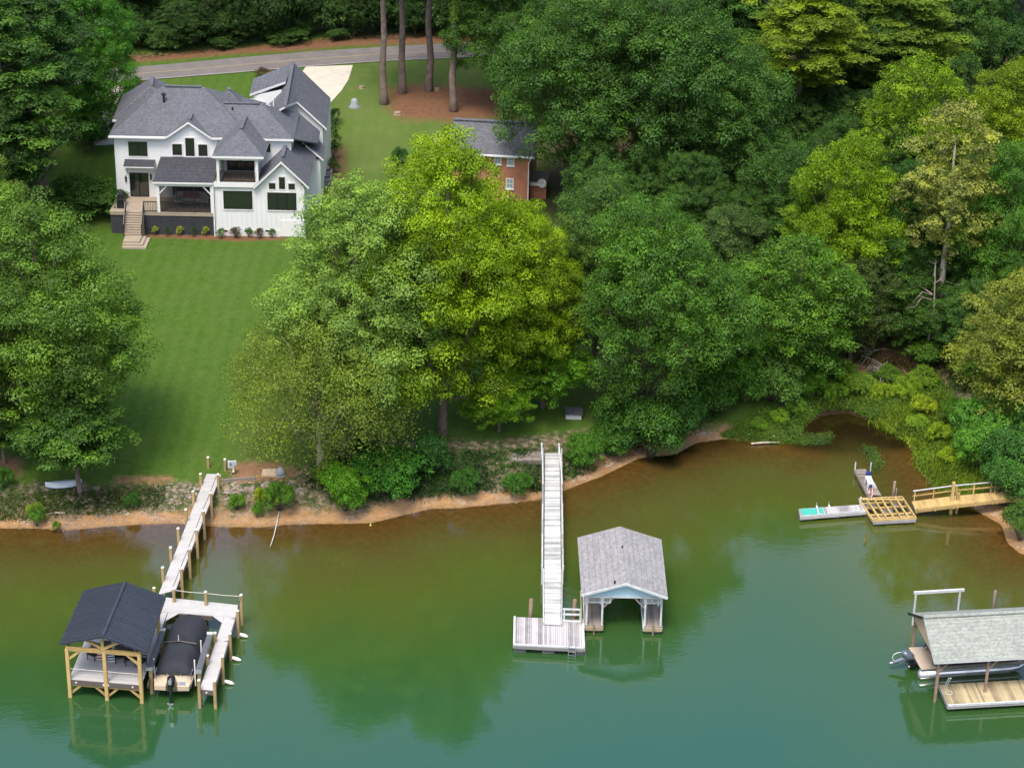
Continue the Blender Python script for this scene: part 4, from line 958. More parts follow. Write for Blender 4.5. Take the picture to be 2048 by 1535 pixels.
for a in ((416,914),(449.7,918)): p = PZ(*a, ZK+1.1); Rw.insert(0, p) if a[0] > 430 else None; post(dock, p, ZK+1.1, .6, rz=rzd)
for a, b in zip(Rw[:-1], Rw[1:]):
    for dz in (.08,): MB().tube([(a.x-.1, a.y, a.z-dz), (b.x-.1, b.y, b.z-dz)], .02, 5).build('cable', 'cable', dock)
# platform
A = D(351,1198); B = D(476,1209); C2 = Vector((-17.28, 120.2, ZK)); A2 = Vector((-22.6, 120.75, ZK)); A1 = Vector((-22.58, 122.6, ZK))
plank_run(dock, A2, C2, A1, B, 13, 'pale_composite', .045, .008)
fl, fr = D(138,1357), D(283,1369)
pbl, pbr = Vector((-26.15, 120.9, ZK)), Vector((-21.66, 120.63, ZK))
plank_run(dock, fl, fr, pbl, Vector((-21.66, 120.63, ZK)), 56, 'pale_composite', .045, .008)
plank_run(dock, D(427,1380), D(400,1377), Vector((-17.28, 120.17, ZK)), Vector((-18.0, 120.25, ZK)), 54, 'pale_composite', .045, .008)
for q in ((Vector((-21.63, 119.6, ZK)), Vector((-21.63, 120.6, ZK)), Vector((-20.9, 120.57, ZK))), (Vector((-18.75, 120.33, ZK)), Vector((-18.02, 120.25, ZK)), Vector((-18.04, 119.5, ZK)))):
    MB().slab(q, .05, 0, 1).build('corner_board', ['pale_composite', 'deck_fascia'], dock)
def fascia(a, b, h=.3, lamps=()):
    a = Vector(a); b = Vector(b); d = (b-a).normalized(); n = Vector((d.y, -d.x, 0))*.03
    f = MB().beam(a+n-Vector((0,0,h/2+.02)), b+n-Vector((0,0,h/2+.02)), .05, h).build('fascia', 'deck_fascia', dock)
    for t in lamps: p = a.lerp(b, t)+n*2-Vector((0,0,h*.5)); MB().tube([p, p+n*.6], .06, 8).build('dock_light', 'white_trim', f)
    return f
ff = fascia(fl, fr, .32, (.1, .88)); p = lerp(fl, fr, .51)-Vector((0, .07, .17))
MB().lathe((0,0,0), [(.2,-.012),(.2,.012)], 16, sx=1.0, sy=.55).build('emblem_plate', 'fender_white', ff)
ob = bpy.data.objects['emblem_plate']; ob.location = p-ORIGIN['boat_dock']+Vector((0,0,0)); ob.rotation_euler = (R_(90), 0, R_(-6.5))
me = ob.data
for v_ in me.vertices: v_.co += ORIGIN['boat_dock']
fascia(D(400,1377), D(427,1380), .3, (.5,)); fascia(Vector((-20.9,120.57,ZK)), Vector((-18.75,120.33,ZK)), .3); fascia(Vector((-21.63,112.3,ZK)), Vector((-21.63,119.6,ZK)), .3)
fascia(D(427,1380), Vector((-17.26,120.2,ZK)), .28); fascia(Vector((-18.04,119.5,ZK)), D(400,1377), .28)
MB().beam(fl-Vector((0,-.1,.42)), fr-Vector((0,-.1,.42)), .12, .12).build('front_beam', 'new_lumber', dock)
for t, sides in ((0.0, (1,)), (.515, (-1, 1)), (1.0, (-1,))):
    p = lerp(fl, fr, t); ex = (fr-fl).normalized()
    for s in sides: MB().beam(p+ex*s*.08-Vector((0,-.06,1.0)), p+ex*s*.75-Vector((0,-.06,.38)), .11, .11).build('knee_brace', 'new_lumber', dock)
fr_posts = [((475,1220.7),1.95,1),((460,1266),1.95,1),((444.8,1311.8),1.95,1),((428.8,1360.8),1.95,1),((397.5,1359.4),1.95,1),((429.8,1265),1.9,1),((414.4,1310),1.9,1)]
for a, z, s in fr_posts: post(dock, PZ(*a, z), z, rz=rzd)
pk = [PZ(347,1176.5,ZT), PZ(411,1182.8,ZT), PZ(482,1189,ZT)]
for p in pk[1:]: post(dock, p, ZT, rz=rzd)
for a, b in zip(pk[:-1], pk[1:]): MB().tube([a-Vector((0,0,.1)), lerp(a, b, .5)-Vector((0,0,.14)), b-Vector((0,0,.1))], .022, 5).build('rope_rail', 'rope', dock)
b_ = PZ(475,1220.7,1.95); MB().tube([pk[2]-Vector((0,0,.1)), b_-Vector((0,0,.1))], .02, 5).build('cable', 'cable', dock)
for px, py in ((466,1238),(453,1283)): p = D(px, py); MB().beam(p+Vector((-.12,0,.07)), p+Vector((.12,.05,.07)), .04, .04).box(p+Vector((0,.02,.03)), (.08,.05,.06)).build('cleat', 'steel', dock)
for k, (px, py) in enumerate(((486,1270),(472,1317),(458,1364))):
    c = PZ(px, py, .12); a = c+Vector((-.36,.06,.1)); b = c+Vector((.34,-.1,-.04)); mb = MB(); pts = []; rr = []
    for t, r in ((0,.03),(.08,.05),(.16,.10),(.35,.12),(.65,.12),(.84,.10),(.92,.05),(1,.03)): pts.append(lerp(a, b, t)); rr.append(r)
    o = mb.tube(pts, rr, 10).build('dock_fender', 'fender_white', smooth=True); tag(o, ('white fender floating by the post at the dock finger bend','white fender floating between the other two fenders','yellowed white fender floating nearest the end of the dock finger')[k], 'fender', 'white fenders floating along the dock finger')
# ---- pavilion over the dock
pav = thing('dock_pavilion', lerp(fl, fr, .5), 'timber pavilion with a dark blue metal tile roof over the dock', 'pavilion')
zE, zR = 3.72, 4.85
eL0, eL1, eR0, eR1 = PZ(119.5,1286,zE), PZ(166.6,1182,zE), PZ(294,1303,zE), PZ(331.7,1194,zE); k0, k1 = PZ(206,1271.5,zR), PZ(250.7,1165,zR)
for (e0, e1) in ((eL0, eL1), (eR0, eR1)):
    under = MB().slab([e0, e1, k1, k0], .13, 0, 0).build('roof_panel', 'metal_roof', pav)
    n = 27
    for k in range(n+1):      # raised ribs running from eave to ridge
        a, b = lerp(e0, e1, k/n), lerp(k0, k1, k/n); MB().beam(a+Vector((0,0,.03)), lerp(a, b, .99)+Vector((0,0,.03)), .085, .075).build('roof_rib', 'metal_roof', under)
rg = MB().tube([k0+Vector((0,0,.05)), k1+Vector((0,0,.05))], .1, 8).build('ridge_cap', 'metal_roof', pav)
exv = (fr-fl).normalized(); eyv = Vector((.03, 1, 0)).normalized(); zB = 3.42
P4 = {}
for nm, a in (('fl', fl+exv*.02), ('fr', fr-exv*.02), ('fm', lerp(fl, fr, .515)), ('bl', fl+exv*.05+eyv*5.6), ('br', fr+eyv*5.75)):
    P4[nm] = a; MB().box((a.x, a.y-.02, (zB-1.6)/2), (.21, .21, zB+1.6-.02), R_(-6.5)).build('pavilion_post', 'new_lumber', pav)
def ZV(p, z): return Vector((p.x, p.y, z))
MB().beam(ZV(P4['fl'], zB), ZV(P4['fr'], zB), .18, .24).build('front_beam', 'new_lumber', pav); MB().beam(ZV(P4['bl'], zB), ZV(P4['br'], zB), .18, .24).build('back_beam', 'new_lumber', pav)
for a, b in (('fl','bl'), ('fr','br')): MB().beam(ZV(P4[a], zB+.02), ZV(P4[b], zB+.02), .16, .22).build('side_beam', 'new_lumber', pav)
mid = lerp(P4['fl'], P4['fr'], .5)
MB().beam(ZV(mid, zB+.1), ZV(mid, zR-.12), .17, .17).build('king_post', 'new_lumber', pav)
for s, c in ((.27, 1), (.73, -1)): MB().beam(ZV(mid, zB+.16), ZV(lerp(P4['fl'], P4['fr'], s), zB+.72), .13, .15).build('truss_strut', 'new_lumber', pav)
for nm, s in (('fl', 1), ('fr', -1), ('bl', 1), ('br', -1)): a = P4[nm]; MB().beam(ZV(a, zB-.75)+exv*s*.05, ZV(a, zB-.1)+exv*s*.8, .1, .13).build('knee_brace', 'new_lumber', pav)
for s in (-1, 1):
    e0, e1 = (eL0, eL1) if s < 0 else (eR0, eR1)
    for t in (.06, .94): MB().beam(lerp(lerp(e0, e1, t), lerp(k0, k1, t), .02)-Vector((0,0,.13)), lerp(k0, k1, t)-Vector((0,0,.13)), .08, .14).build('rafter', 'new_lumber', pav)
for k in range(9): y = .06+.11*k; 
MB().tube([ZV(P4['fl'], ZK+.75), ZV(P4['fr'], ZK+.75)], .02, 5).build('rope_rail', 'rope', pav)
# chairs under the roof
for (px, py, rz, lab) in ((187,1309,-.45,'black patio chair nearest the open left side of the pavilion'),(212,1306,.0,'black patio chair between the two striped cushions'),(240,1314,.15,'black patio chair right of the blue striped cushion'),(259,1318,.3,'black patio chair next to the corner post by the boat'),(281,1324,1.2,'black patio chair nearest the boat lift')):
    p = PZ(px, py+9, ZK)+Vector((0,.1,0)); chair('patio_chair', p.x, p.y, ZK, rz, 'black_plastic', 'black_plastic', lab, group='patio chairs under the pavilion', w=.6, h=.95, leg=.42)
def flag_cushion(t, d, lab, blue):
    p = PZ(t, d, ZK); o = thing('flag_cushion', ZV(p, ZK), lab, 'cushion')
    for k in range(6): MB().box((p.x, p.y, ZK+.05+k*.09), (.44, .2-.02*abs(k-2.5), .092), .2).build('stripe', ('blue_fabric' if blue else 'red_fabric') if k % 2 else 'white_fabric', o)
flag_cushion(201, 1317, 'red and white striped cushion leaning on a chair under the pavilion', False); flag_cushion(223, 1321, 'blue and white striped cushion standing beside the middle post', True)
# ---- boat lift and covered boat
lift = thing('boat_lift', D(372,1300,0), 'boat lift with grey beams on posts either side of the covered boat', 'boat lift')
zb = 1.92
for (a, b) in (((324.5,1266),(299.5,1336)), ((419,1273.8),(396.8,1342))):
    p, q = PZ(*a, zb), PZ(*b, zb); MB().beam(p, q, .34, .26).build('lift_beam', 'lift_beam', lift)
    MB().box(q+(q-p).normalized()*.04, (.38,.1,.22)).build('end_plate', 'galvanised', lift); MB().tube([p+Vector((-.15,.1,.2)), p+Vector((.2,.1,.2))], .13, 10).build('winch', 'galvanised', lift)
    for t in (.06, .94): r = lerp(p, q, t); MB().box((r.x, r.y, (zb-.14-1.6)/2), (.19,.19,zb-.14+1.6), rzd).build('lift_post', 'treated_post', lift)
for (a, h) in (((325.5,1283),.75), ((402.5,1300),.9), ((308.5,1335),.85), ((390,1345),1.15)): p = PZ(a[0], a[1], 1.45); MB().tube([p-Vector((0,0,.9)), p+Vector((0,0,h*.8))], .045, 6).build('guide_pole', 'fender_white', lift)
S = PZ(344,1366,1.05); Bw = PZ(382,1226,1.75); S.z = Bw.z = 0; u = (Bw-S).normalized(); sv = Vector((u.y, -u.x, 0)); LB = (Bw-S).length
boat = thing('covered_boat', ZV(S, .35), 'beige boat under a fitted dark cover on the lift, black outboard at its stern', 'boat')
def BP(t, s, z): p = S+u*(t*LB)+sv*s; return Vector((p.x, p.y, z))
def loft(secs, name, mat, par, closed=False, smooth=True):
    mb = MB(); n = len(secs[0]); vs = [p for s in secs for p in s]
    fs = [(i*n+k, i*n+(k+1) % n, (i+1)*n+(k+1) % n, (i+1)*n+k) for i in range(len(secs)-1) for k in range(n if closed else n-1)]
    if closed: fs += [tuple(range(n))[::-1], tuple((len(secs)-1)*n+k for k in range(n))]
    mb.add(vs, fs); return mb.build(name, mat, par, smooth=smooth)
hw = lambda t: 1.2*(1-max(t-.78, 0)**2*5.0)*(.93+.07*min(t/.1, 1))
secs = []
for t in np.linspace(.02, 1, 16):
    w = hw(t); k = .55+.25*max(t-.6, 0)
    secs.append([BP(t, -w, 1.12), BP(t, -w*.97, .8), BP(t, -w*.62, .45+.35*max(t-.7, 0)*2), BP(t, 0, .38+.4*max(t-.7, 0)*2), BP(t, w*.62, .45+.35*max(t-.7, 0)*2), BP(t, w*.97, .8), BP(t, w, 1.12), BP(t, 0, 1.12)])
loft(secs, 'hull', 'beige_gelcoat', boat, True)
pl_ = MB()
for s in (-1, 1): pl_.slab([BP(-.035, s*.35, 1.0), BP(-.03, s*1.05, 1.0), BP(.05, s*1.14, 1.04), BP(.17, s*1.14, 1.14), BP(.17, s*.02, 1.14), BP(.05, s*.34, 1.1)], .3, 0, 0)
pl_.build('swim_platform', 'beige_gelcoat', boat)
secs = []; rng = np.random.default_rng(4)
for t in np.linspace(.10, 1.005, 26):
    w = hw(t)+.05; hp = 1.72+.22*math.sin(min((t-.12)/.88, 1)*math.pi)**.5+.10*math.exp(-((t-.42)/.05)**2)+.09*math.exp(-((t-.75)/.06)**2)
    if t < .13: hp = 1.32
    if t > .97: hp -= .3*(t-.97)/.03
    row = []
    for q in np.linspace(-1, 1, 15):
        aq = abs(q); z = 1.02+(hp-1.02)*(1-aq**4.2) if aq < .999 else .92
        z += rng.normal()*.012+.035*math.sin(t*40+q*5)*(1-aq)+.02*math.sin(q*9+t*16); row.append(BP(t, q*w*(1.0 if aq < .95 else 1.015), z))
    secs.append(row)
loft(secs, 'boat_cover', 'boat_cover', boat)
MB().tube([BP(.455, -1.05, 1.93), BP(.45, 0, 2.08), BP(.445, 1.0, 1.95)], .055, 7).build('tow_bar', 'dark_metal', boat); MB().tube([BP(.45, -.1, 2.05), BP(.455, -.1, 2.5)], .02, 5).build('antenna', 'fender_white', boat)
MB().tube([BP(.10, -.42, 1.1), BP(.135, -.38, 1.62), BP(.135, .38, 1.62), BP(.10, .42, 1.1)], .035, 6).tube([BP(.12, -.39, 1.42), BP(.12, .39, 1.42)], .03, 6).build('ladder_arch', 'steel', boat)
for s in (-1, 1): MB().tube([BP(.05, s*1.08, 1.08), BP(.05, s*1.08, 1.45), BP(.14, s*1.1, 1.5), BP(.16, s*1.1, 1.1)], .03, 6).build('stern_rail', 'steel', boat)
MB().slab([BP(-.02,.45,1.03), BP(-.02,.8,1.03), BP(.03,.8,1.08), BP(.03,.45,1.08)], .04, 0, 0, (0,0,1)).build('boarding_step', 'steel', boat)
eng = MB(); secs = []
for z, a, b, o in ((1.02,.16,.16,.0),(1.1,.25,.3,.02),(1.35,.28,.36,.03),(1.55,.25,.34,.03),(1.68,.14,.22,.02),(1.7,.03,.05,.02)):
    secs.append([BP(-.055+o, 0, z)+sv*(math.cos(k*.524)*a)+u*(math.sin(k*.524)*b) for k in range(12)])
en = loft(secs, 'outboard_engine', 'outboard_black', boat, True)
MB().box(BP(-.06, 0, 1.5)+Vector((0,0,0)), (.2,.52,.22), math.atan2(u.y, u.x)-math.pi/2).build('cowl_badge', 'steel', en)
MB().tube([BP(-.06,0,1.05), BP(-.075,0,.6), BP(-.085,0,.1)], [.15,.11,.07], 8).build('engine_leg', 'outboard_black', en)
MB().tube([BP(-.06,0,.12), BP(-.085,0,.1), BP(-.12,0,.1)], [.03,.1,.06], 8).build('gear_case', 'outboard_black', en)
pr = MB()
for k in range(3): a = k*2.094+.4; c = BP(-.125,0,.1); d_ = sv*math.cos(a)+Vector((0,0,math.sin(a))); pr.beam(c, c+d_*.2, .12, .02, up=tuple(u))
pr.build('propeller', 'steel', en)

# ================================================================== weathered gangway, floating dock and lattice boathouse
zf = .55
gw = thing('gangway', PZ(1105,1010,0), 'long weathered white plank gangway from the bank to the floating dock', 'gangway')
g0, g1 = PZ(1090,905,1.45), PZ(1119,905,1.45); h0, h1 = PZ(1088.5,1139,1.1), PZ(1122,1139,1.1); f0, f1 = PZ(1089,1247,.66), PZ(1121,1249,.66)
plank_run(gw, h0, h1, g0, g1, 104, 'white_plank', .04, .026, jit=.012)
h0b, h1b = h0+Vector((.0,0,.03)), h1+Vector((0,0,.03)); plank_run(gw, f0, f1, h0b, h1b, 44, 'white_plank', .04, .014, jit=.006)
for s, (a, b) in enumerate(((g0, h0), (g1, h1))):
    o_ = Vector((-.09 if s == 0 else .09, 0, 0)); MB().beam(a+o_-Vector((0,0,.1)), b+o_-Vector((0,0,.1)), .06, .24).build('side_beam', 'white_plank', gw)
    n = 9
    for k in range(n):
        p = lerp(a, b, k/(n-1))+o_*1.6; MB().box((p.x, p.y, p.z-.55), (.1, .1, 1.8)).build('post', 'white_plank', gw)
        if k: q = lerp(a, b, (k-1)/(n-1))+o_*1.6; MB().beam(p+Vector((0,0,.32)), q+Vector((0,0,.32)), .05, .1).build('rail', 'white_plank', gw)
for s, (a, b) in enumerate(((h0b, f0), (h1b, f1))): o_ = Vector((-.07 if s == 0 else .07, 0, 0)); MB().beam(a+o_+Vector((0,0,.02)), b+o_+Vector((0,0,.02)), .07, .18).build('side_beam', 'white_plank', gw)
# rails rising at the bank end
for s, a in ((-1, (1083.5,886)), (1, (1118,888))):
    p = PZ(a[0], a[1], 2.25); q = lerp(g0 if s < 0 else g1, h0 if s < 0 else h1, .35)+Vector((s*.14,0,.55)); MB().beam(p, q, .07, .12).build('hand_rail', 'white_weathered', gw)
    MB().box((p.x, p.y, 1.6), (.1,.1,1.4)).build('post', 'white_weathered', gw)
fd = thing('floating_dock', PZ(1098,1265,0), 'weathered grey floating dock with vertical boards at the end of the gangway', 'dock')
a, b, c, d = PZ(1028.5,1289,zf), PZ(1167.5,1296,zf), PZ(1166,1238,zf), PZ(1029.5,1233,zf)
plank_run(fd, d, a, c, b, 32, 'old_plank', .04, .014)
for p, q in ((a, d), (a, b), (c, b)): MB().beam(p+Vector((0,0,.03)), q+Vector((0,0,.03)), .12, .09).build('edge_board', 'white_weathered', fd)
MB().beam(a-Vector((0,.05,.13)), b-Vector((0,.05,.13)), .05, .2).build('front_fascia', 'old_plank', fd); MB().beam(d-Vector((.05,0,.13)), a-Vector((.05,0,.13)), .05, .2).build('side_fascia', 'old_plank', fd); MB().beam(c+Vector((.05,0,-.13)), b+Vector((.05,0,-.13)), .05, .2).build('side_fascia', 'old_plank', fd)
for t0, t1 in ((.0,.17), (.4,.58), (.84,1.0)):
    for r in (0.02, .6): p = lerp(lerp(a, b, (t0+t1)/2), lerp(d, c, (t0+t1)/2), r); MB().box((p.x, p.y+.5, .05), ((t1-t0)*4.4, 1.0, .55)).build('float', 'float_grey', fd)
la = PZ(1137,1294,zf); lb = PZ(1151,1295,zf)
lad = MB()
for p in (la, lb): lad.tube([p+Vector((0,.35,.45)), p+Vector((0,.1,.75)), p+Vector((0,-.14,.1)), p+Vector((0,-.16,-.9))], .022, 6)
lad.build('ladder', 'steel', fd); lo = [o for o in fd.children if o.name.startswith('ladder')][-1]
for k in range(4): MB().beam(la+Vector((0,-.16,.05-k*.26)), lb+Vector((0,-.16,.05-k*.26)), .06, .03).build('rung', 'steel', lo)
ra, rb = PZ(1128,1241,zf), PZ(1160,1242,zf)
for z in (.5, .88): MB().beam(ra+Vector((-.1,0,z)), rb+Vector((.1,0,z)), .08, .1).build('rail', 'white_weathered', fd)
for p in (ra, rb): MB().box(p+Vector((0,0,.42)), (.09,.09,.9)).build('rail_post', 'white_weathered', fd)
MB().beam(ra+Vector((-.1,-.1,.05)), rb+Vector((.1,-.1,.05)), .14, .06).build('foot_board', 'white_weathered', fd)
for k, (px, py, z, lab) in enumerate(((1062.5,1197,1.75,'brown timber piling behind the floating dock, clear of the gangway'),(1150,1198,1.75,'brown timber piling behind the white rail of the floating dock'))):
    p = PZ(px, py, z); o = MB().tube([(p.x-.08, p.y, -1.8), (p.x, p.y, z-.06), (p.x, p.y, z)], [.15,.13,.10], 10).build('mooring_piling', 'brown_piling', smooth=True); tag(o, lab, 'piling')
bh2 = thing('lattice_boathouse', PZ(1245,1230,0), 'grey shingled boathouse with a pale blue gable and white lattice panels', 'boathouse')
zl_, zr_ = 2.95, 3.78
l0, l1, r0, r1 = PZ(1163,1188,zl_), PZ(1155,1074,zl_), PZ(1335.5,1194,zl_), PZ(1323,1078,zl_); m0, m1 = PZ(1253,1165.5,zr_), PZ(1240,1052,zr_)
br_ = MB().slab([l0, l1, m1, m0], .1).slab([r0, m0, m1, r1], .1).build('roof', ['shingle_weathered', 'white_weathered'], bh2)
for p, q in ((l0, m0), (m0, r0)): MB().beam(p+Vector((0,-.03,-.07)), q+Vector((0,-.03,-.07)), .06, .16).build('rake_board', 'white_weathered', br_)
pv = lerp(m0, m1, .62); MB().box(pv+Vector((0,0,.04)), (.1,.16,.12)).build('roof_vent', 'dark_metal', br_); pv = lerp(lerp(m0, m1, .08), l0, .25); MB().box(pv+Vector((0,0,.0)), (.12,.35,.1)).build('roof_vent', 'dark_metal', br_)
yg_ = m0.y+.35; zg0 = 2.62
MB().add([(l0.x+.3, yg_, zg0), (r0.x-.3, yg_, zg0), (r0.x-.3, yg_, zl_-.02), (m0.x, yg_, zr_-.16), (l0.x+.3, yg_, zl_-.02)], [(0,1,2,3,4)]).build('gable', 'pale_blue_paint', bh2)
n = 34
for k in range(n):
    x = l0.x+.34+(r0.x-l0.x-.7)*k/(n-1); zt = zr_-.2-abs(x-m0.x)*(zr_-zl_-.12)/(m0.x-l0.x-.3); 
    if zt > zg0+.06: MB().bx(x-.06, x+.055, yg_-.02, yg_-.003, zg0, zt).build('gable_board', 'pale_blue_paint', bh2)
MB().bx(l0.x+.28, r0.x-.28, yg_-.05, yg_+.06, zg0-.12, zg0-.003).build('gable_beam', 'white_weathered', bh2)
XA, XB_, XC, XD = 4.97, 6.1, 8.74, 9.9; y0b, y1b = yg_-.25, m1.y-.3
for (a, b, nm) in ((XA, XB_, 0), (XC, XD, 1)):
    p0, p1 = Vector((a, y0b, .42)), Vector((b, y0b, .42)); q0, q1 = Vector((a, y1b, .42)), Vector((b, y1b, .42))
    plank_run(bh2, p0, q0, p1, q1, 8, 'grey_plank', .05, .014, 'deck_board')
    for dx, mt in ((a-.03, 'white_weathered'), (b+.03, 'grey_plank')): MB().bx(dx-.03, dx+.03, y0b, y1b, .2, .44).build('deck_edge', mt, bh2)
    MB().bx(a, b, y0b-.06, y0b-.005, .22, .46).build('front_board', 'yellow_plank', bh2)
    for t in (.12, .5, .88): y = y0b+(y1b-y0b)*t; MB().bx(a+.06, b-.06, y-.7, y+.7, -.25, .2).build('float', 'float_grey', bh2)
    pm = (a+b)/2; MB().tube([(pm, y0b-.2, -1.4), (pm, y0b-.2, .75)], .05, 7).build('anchor_pipe', 'brown_piling', bh2)
MB().bx(XB_+.04, XC-.04, y1b-1.0, y1b-.02, .3, .44).build('back_deck', 'grey_plank', bh2)
for x in (XA+.08, XD-.08, XB_-.05, XC+.05):
    for y in ((yg_+.06, yg_+2.6, y1b-.1)): MB().bx(x-.06, x+.06, y-.06, y+.06, .42, zl_-.12+(0 if x in (XA+.08, XD-.08) else .2)).build('post', 'white_weathered', bh2)
for x, s in ((XB_-.05, 1), (XC+.05, -1)): MB().beam((x+s*.06, yg_+.06, 1.75), (x+s*.75, yg_+.06, zg0-.1), .09, .09).build('brace', 'grey_plank', bh2)
for x in (XA+.08, XD-.08): MB().bx(x-.05, x+.05, yg_, y1b, zl_-.27, zl_-.12).build('wall_plate', 'white_weathered', bh2)
def lattice(x0, x1, z0, z1, y):
    f = MB().bx(x0, x1, y-.02, y+.02, z0, z0+.05).bx(x0, x1, y-.02, y+.02, z1-.05, z1).bx(x0, x0+.05, y-.02, y+.02, z0+.05, z1-.05).bx(x1-.05, x1, y-.02, y+.02, z0+.05, z1-.05).build('lattice_panel', 'white_weathered', bh2)
    h = z1-z0-.1; x = x0-h
    while x < x1:
        for s in (1, -1):
            a_, b_ = x, x+h; za, zb_ = (z0+.05, z1-.05) if s > 0 else (z1-.05, z0+.05)
            t0 = max(0, (x0+.05-a_)/h); t1 = min(1, (x1-.05-a_)/h)
            if t1-t0 > .1: MB().beam((a_+h*t0, y-.006*s, za+(zb_-za)*t0), (a_+h*t1, y-.006*s, za+(zb_-za)*t1), .012, .05, up=(0,1,0)).build('slat', 'white_weathered', f)
        x += .155
lattice(XA+.16, XB_-.12, 2.08, 2.5, yg_+.02); lattice(XB_, XB_+.48, 2.08, 2.5, yg_+.02); lattice(XC-.05, XC+.42, 2.08, 2.5, yg_+.02); lattice(XC+.46, XD-.14, 2.08, 2.5, yg_+.02)
MB().beam((4.78, y0b+.1, .3), (4.62, y0b+.4, 2.85), .09, .09).build('leaning_pole', 'yellow_plank', bh2)
plat = MB(); wpl = PZ(1050,912,1.55)
o = thing('wooden_platform', ZV(wpl, GZ(wpl.x, wpl.y)), 'old grey plank platform on the bank beside the gangway', 'platform'); zt = GZ(wpl.x, wpl.y)+.3
a, b, c, d = PZ(1019,919,zt), PZ(1082,919,zt), PZ(1082,902,zt), PZ(1021,902,zt); plank_run(o, a, b, d, c, 9, 'grey_plank', .06, .02)
MB().beam(a-Vector((0,0,.2)), b-Vector((0,0,.2)), .1, .3).build('front_beam', 'grey_plank', o)

# ================================================================== unfinished dock in the cove
cv = thing('unfinished_dock', PZ(1775,1020,0), 'new timber dock frame without decking, open joists over the cove water', 'dock frame')
zc = .5; A, B, C_, D_ = PZ(1746,1039,zc), PZ(1832,1034,zc), PZ(1804,992,zc), PZ(1718,996,zc)
def fbeam(p, q, nm, w=.1, h=.16, dz=0.0, mat='new_lumber'): MB().beam(Vector(p)+Vector((0,0,dz)), Vector(q)+Vector((0,0,dz)), w, h).build(nm, mat, cv)
for p, q in ((A, B), (B, C_), (C_, D_), (D_, A)): fbeam(p, q, 'rim_joist', .12, .2, -.1)
for k in range(1, 6): fbeam(lerp(A, B, k/6), lerp(D_, C_, k/6), 'joist', .1, .16, -.06)
for t in (.14, .30, .62, .84): fbeam(lerp(A, D_, t), lerp(B, C_, t), 'cross_joist', .13, .1, -.17)
fbeam(lerp(A, D_, .93), lerp(B, C_, .8), 'loose_plank', .14, .05, .05)
fbeam(A-Vector((0,.08,.22)), B-Vector((0,.08,.22)), 'skirt_board', .06, .22, 0, 'old_plank')
for i, j in ((.2,.2), (.8,.2), (.2,.8), (.8,.8), (.5,.5)): p = lerp(lerp(A, B, i), lerp(D_, C_, i), j); MB().box((p.x, p.y, .05), (.85, .9, .4)).build('float', 'float_grey', cv)
f1d = thing('finger_dock', PZ(1665,1028,0), 'low grey finger dock with a turquoise mat, joined to the unfinished dock', 'dock')
zf2 = .42; a, b, c, d = PZ(1600,1033,zf2), PZ(1733,1022,zf2), PZ(1726,1008,zf2), PZ(1597,1017,zf2)
plank_run(f1d, a, d, b, c, 26, 'old_plank', .04, .014)
MB().beam(a-Vector((0,.04,.1)), b-Vector((0,.04,.1)), .08, .22).build('front_board', 'old_plank', f1d); MB().beam(a+Vector((.1,0,.06)), lerp(a, b, .9)+Vector((0,.04,.06)), .05, .05).build('edge_pipe', 'white_weathered', f1d)
for t in (.1, .5, .85): p = lerp(lerp(a, b, t), lerp(d, c, t), .5); MB().box((p.x, p.y, .06), (1.0, .75, .4)).build('float', 'float_grey', f1d)
for t in (.28, .47): p = lerp(a, b, t); q = lerp(d, c, t); MB().beam(p+Vector((0,-.08,.09)), q+Vector((0,.1,.09)), .1, .08).build('cross_bar', 'white_weathered', f1d); MB().tube([(q.x, q.y+.12, -1), (q.x, q.y+.12, .75)], .035, 6).build('anchor_pipe', 'galvanised', f1d)
mt = MB().slab([lerp(a, b, .04)+Vector((0,.1,.022)), lerp(a, b, .37)+Vector((0,.12,.022)), lerp(d, c, .37)+Vector((0,-.1,.022)), lerp(d, c, .03)+Vector((0,-.08,.022))], .014, 0, 0).build('turquoise_mat', 'teal_mat'); tag(mt, 'turquoise mat lying on the end of the grey finger dock', 'mat')
f2 = thing('finger_dock', PZ(1738,965,0), 'narrow grey finger dock running from the frame towards the marsh', 'dock')
a, b, c, d = PZ(1736,988,zf2), PZ(1763,990,zf2), PZ(1731,937,zf2), PZ(1710,938,zf2); plank_run(f2, a, b, d, c, 28, 'grey_plank', .04, .014)
MB().beam(a-Vector((.05,0,.12)), d-Vector((.05,0,.12)), .06, .22).build('side_board', 'grey_plank', f2)
for t in (.2, .8): p = lerp(lerp(a, b, .5), lerp(d, c, .5), t); MB().box((p.x, p.y, .06), (.8, 1.2, .4)).build('float', 'float_grey', f2)
for p in (d, c+Vector((.35,-.1,0))): MB().box((p.x, p.y, .25), (.08,.08,1.5)).build('post', 'white_weathered', f2)
sl2 = thing('dock_slide', PZ(1745,963,zf2), 'white boarding ramp with steps standing on the narrow finger dock', 'ramp')
a, b, c, d = PZ(1736,966,.95), PZ(1748,966,.95), PZ(1742,951,1.0), PZ(1731,951,1.0)
MB().slab([a, b, c, d], .06, 0, 0).build('ramp_top', 'white_trim', sl2)
for p, q in ((a, PZ(1740,977,zf2+.05)), (b, PZ(1753,976,zf2+.05))): MB().beam(p, q, .05, .1).build('stringer', 'white_trim', sl2)
for t in (.25, .6, .95): MB().beam(lerp(a, PZ(1740,977,zf2+.05), t), lerp(b, PZ(1753,976,zf2+.05), t), .12, .03).build('step', 'white_trim', sl2)
for p in (a, b, c, d): MB().beam((p.x, p.y, zf2), (p.x, p.y, p.z-.03), .05, .05).build('leg', 'white_trim', sl2)
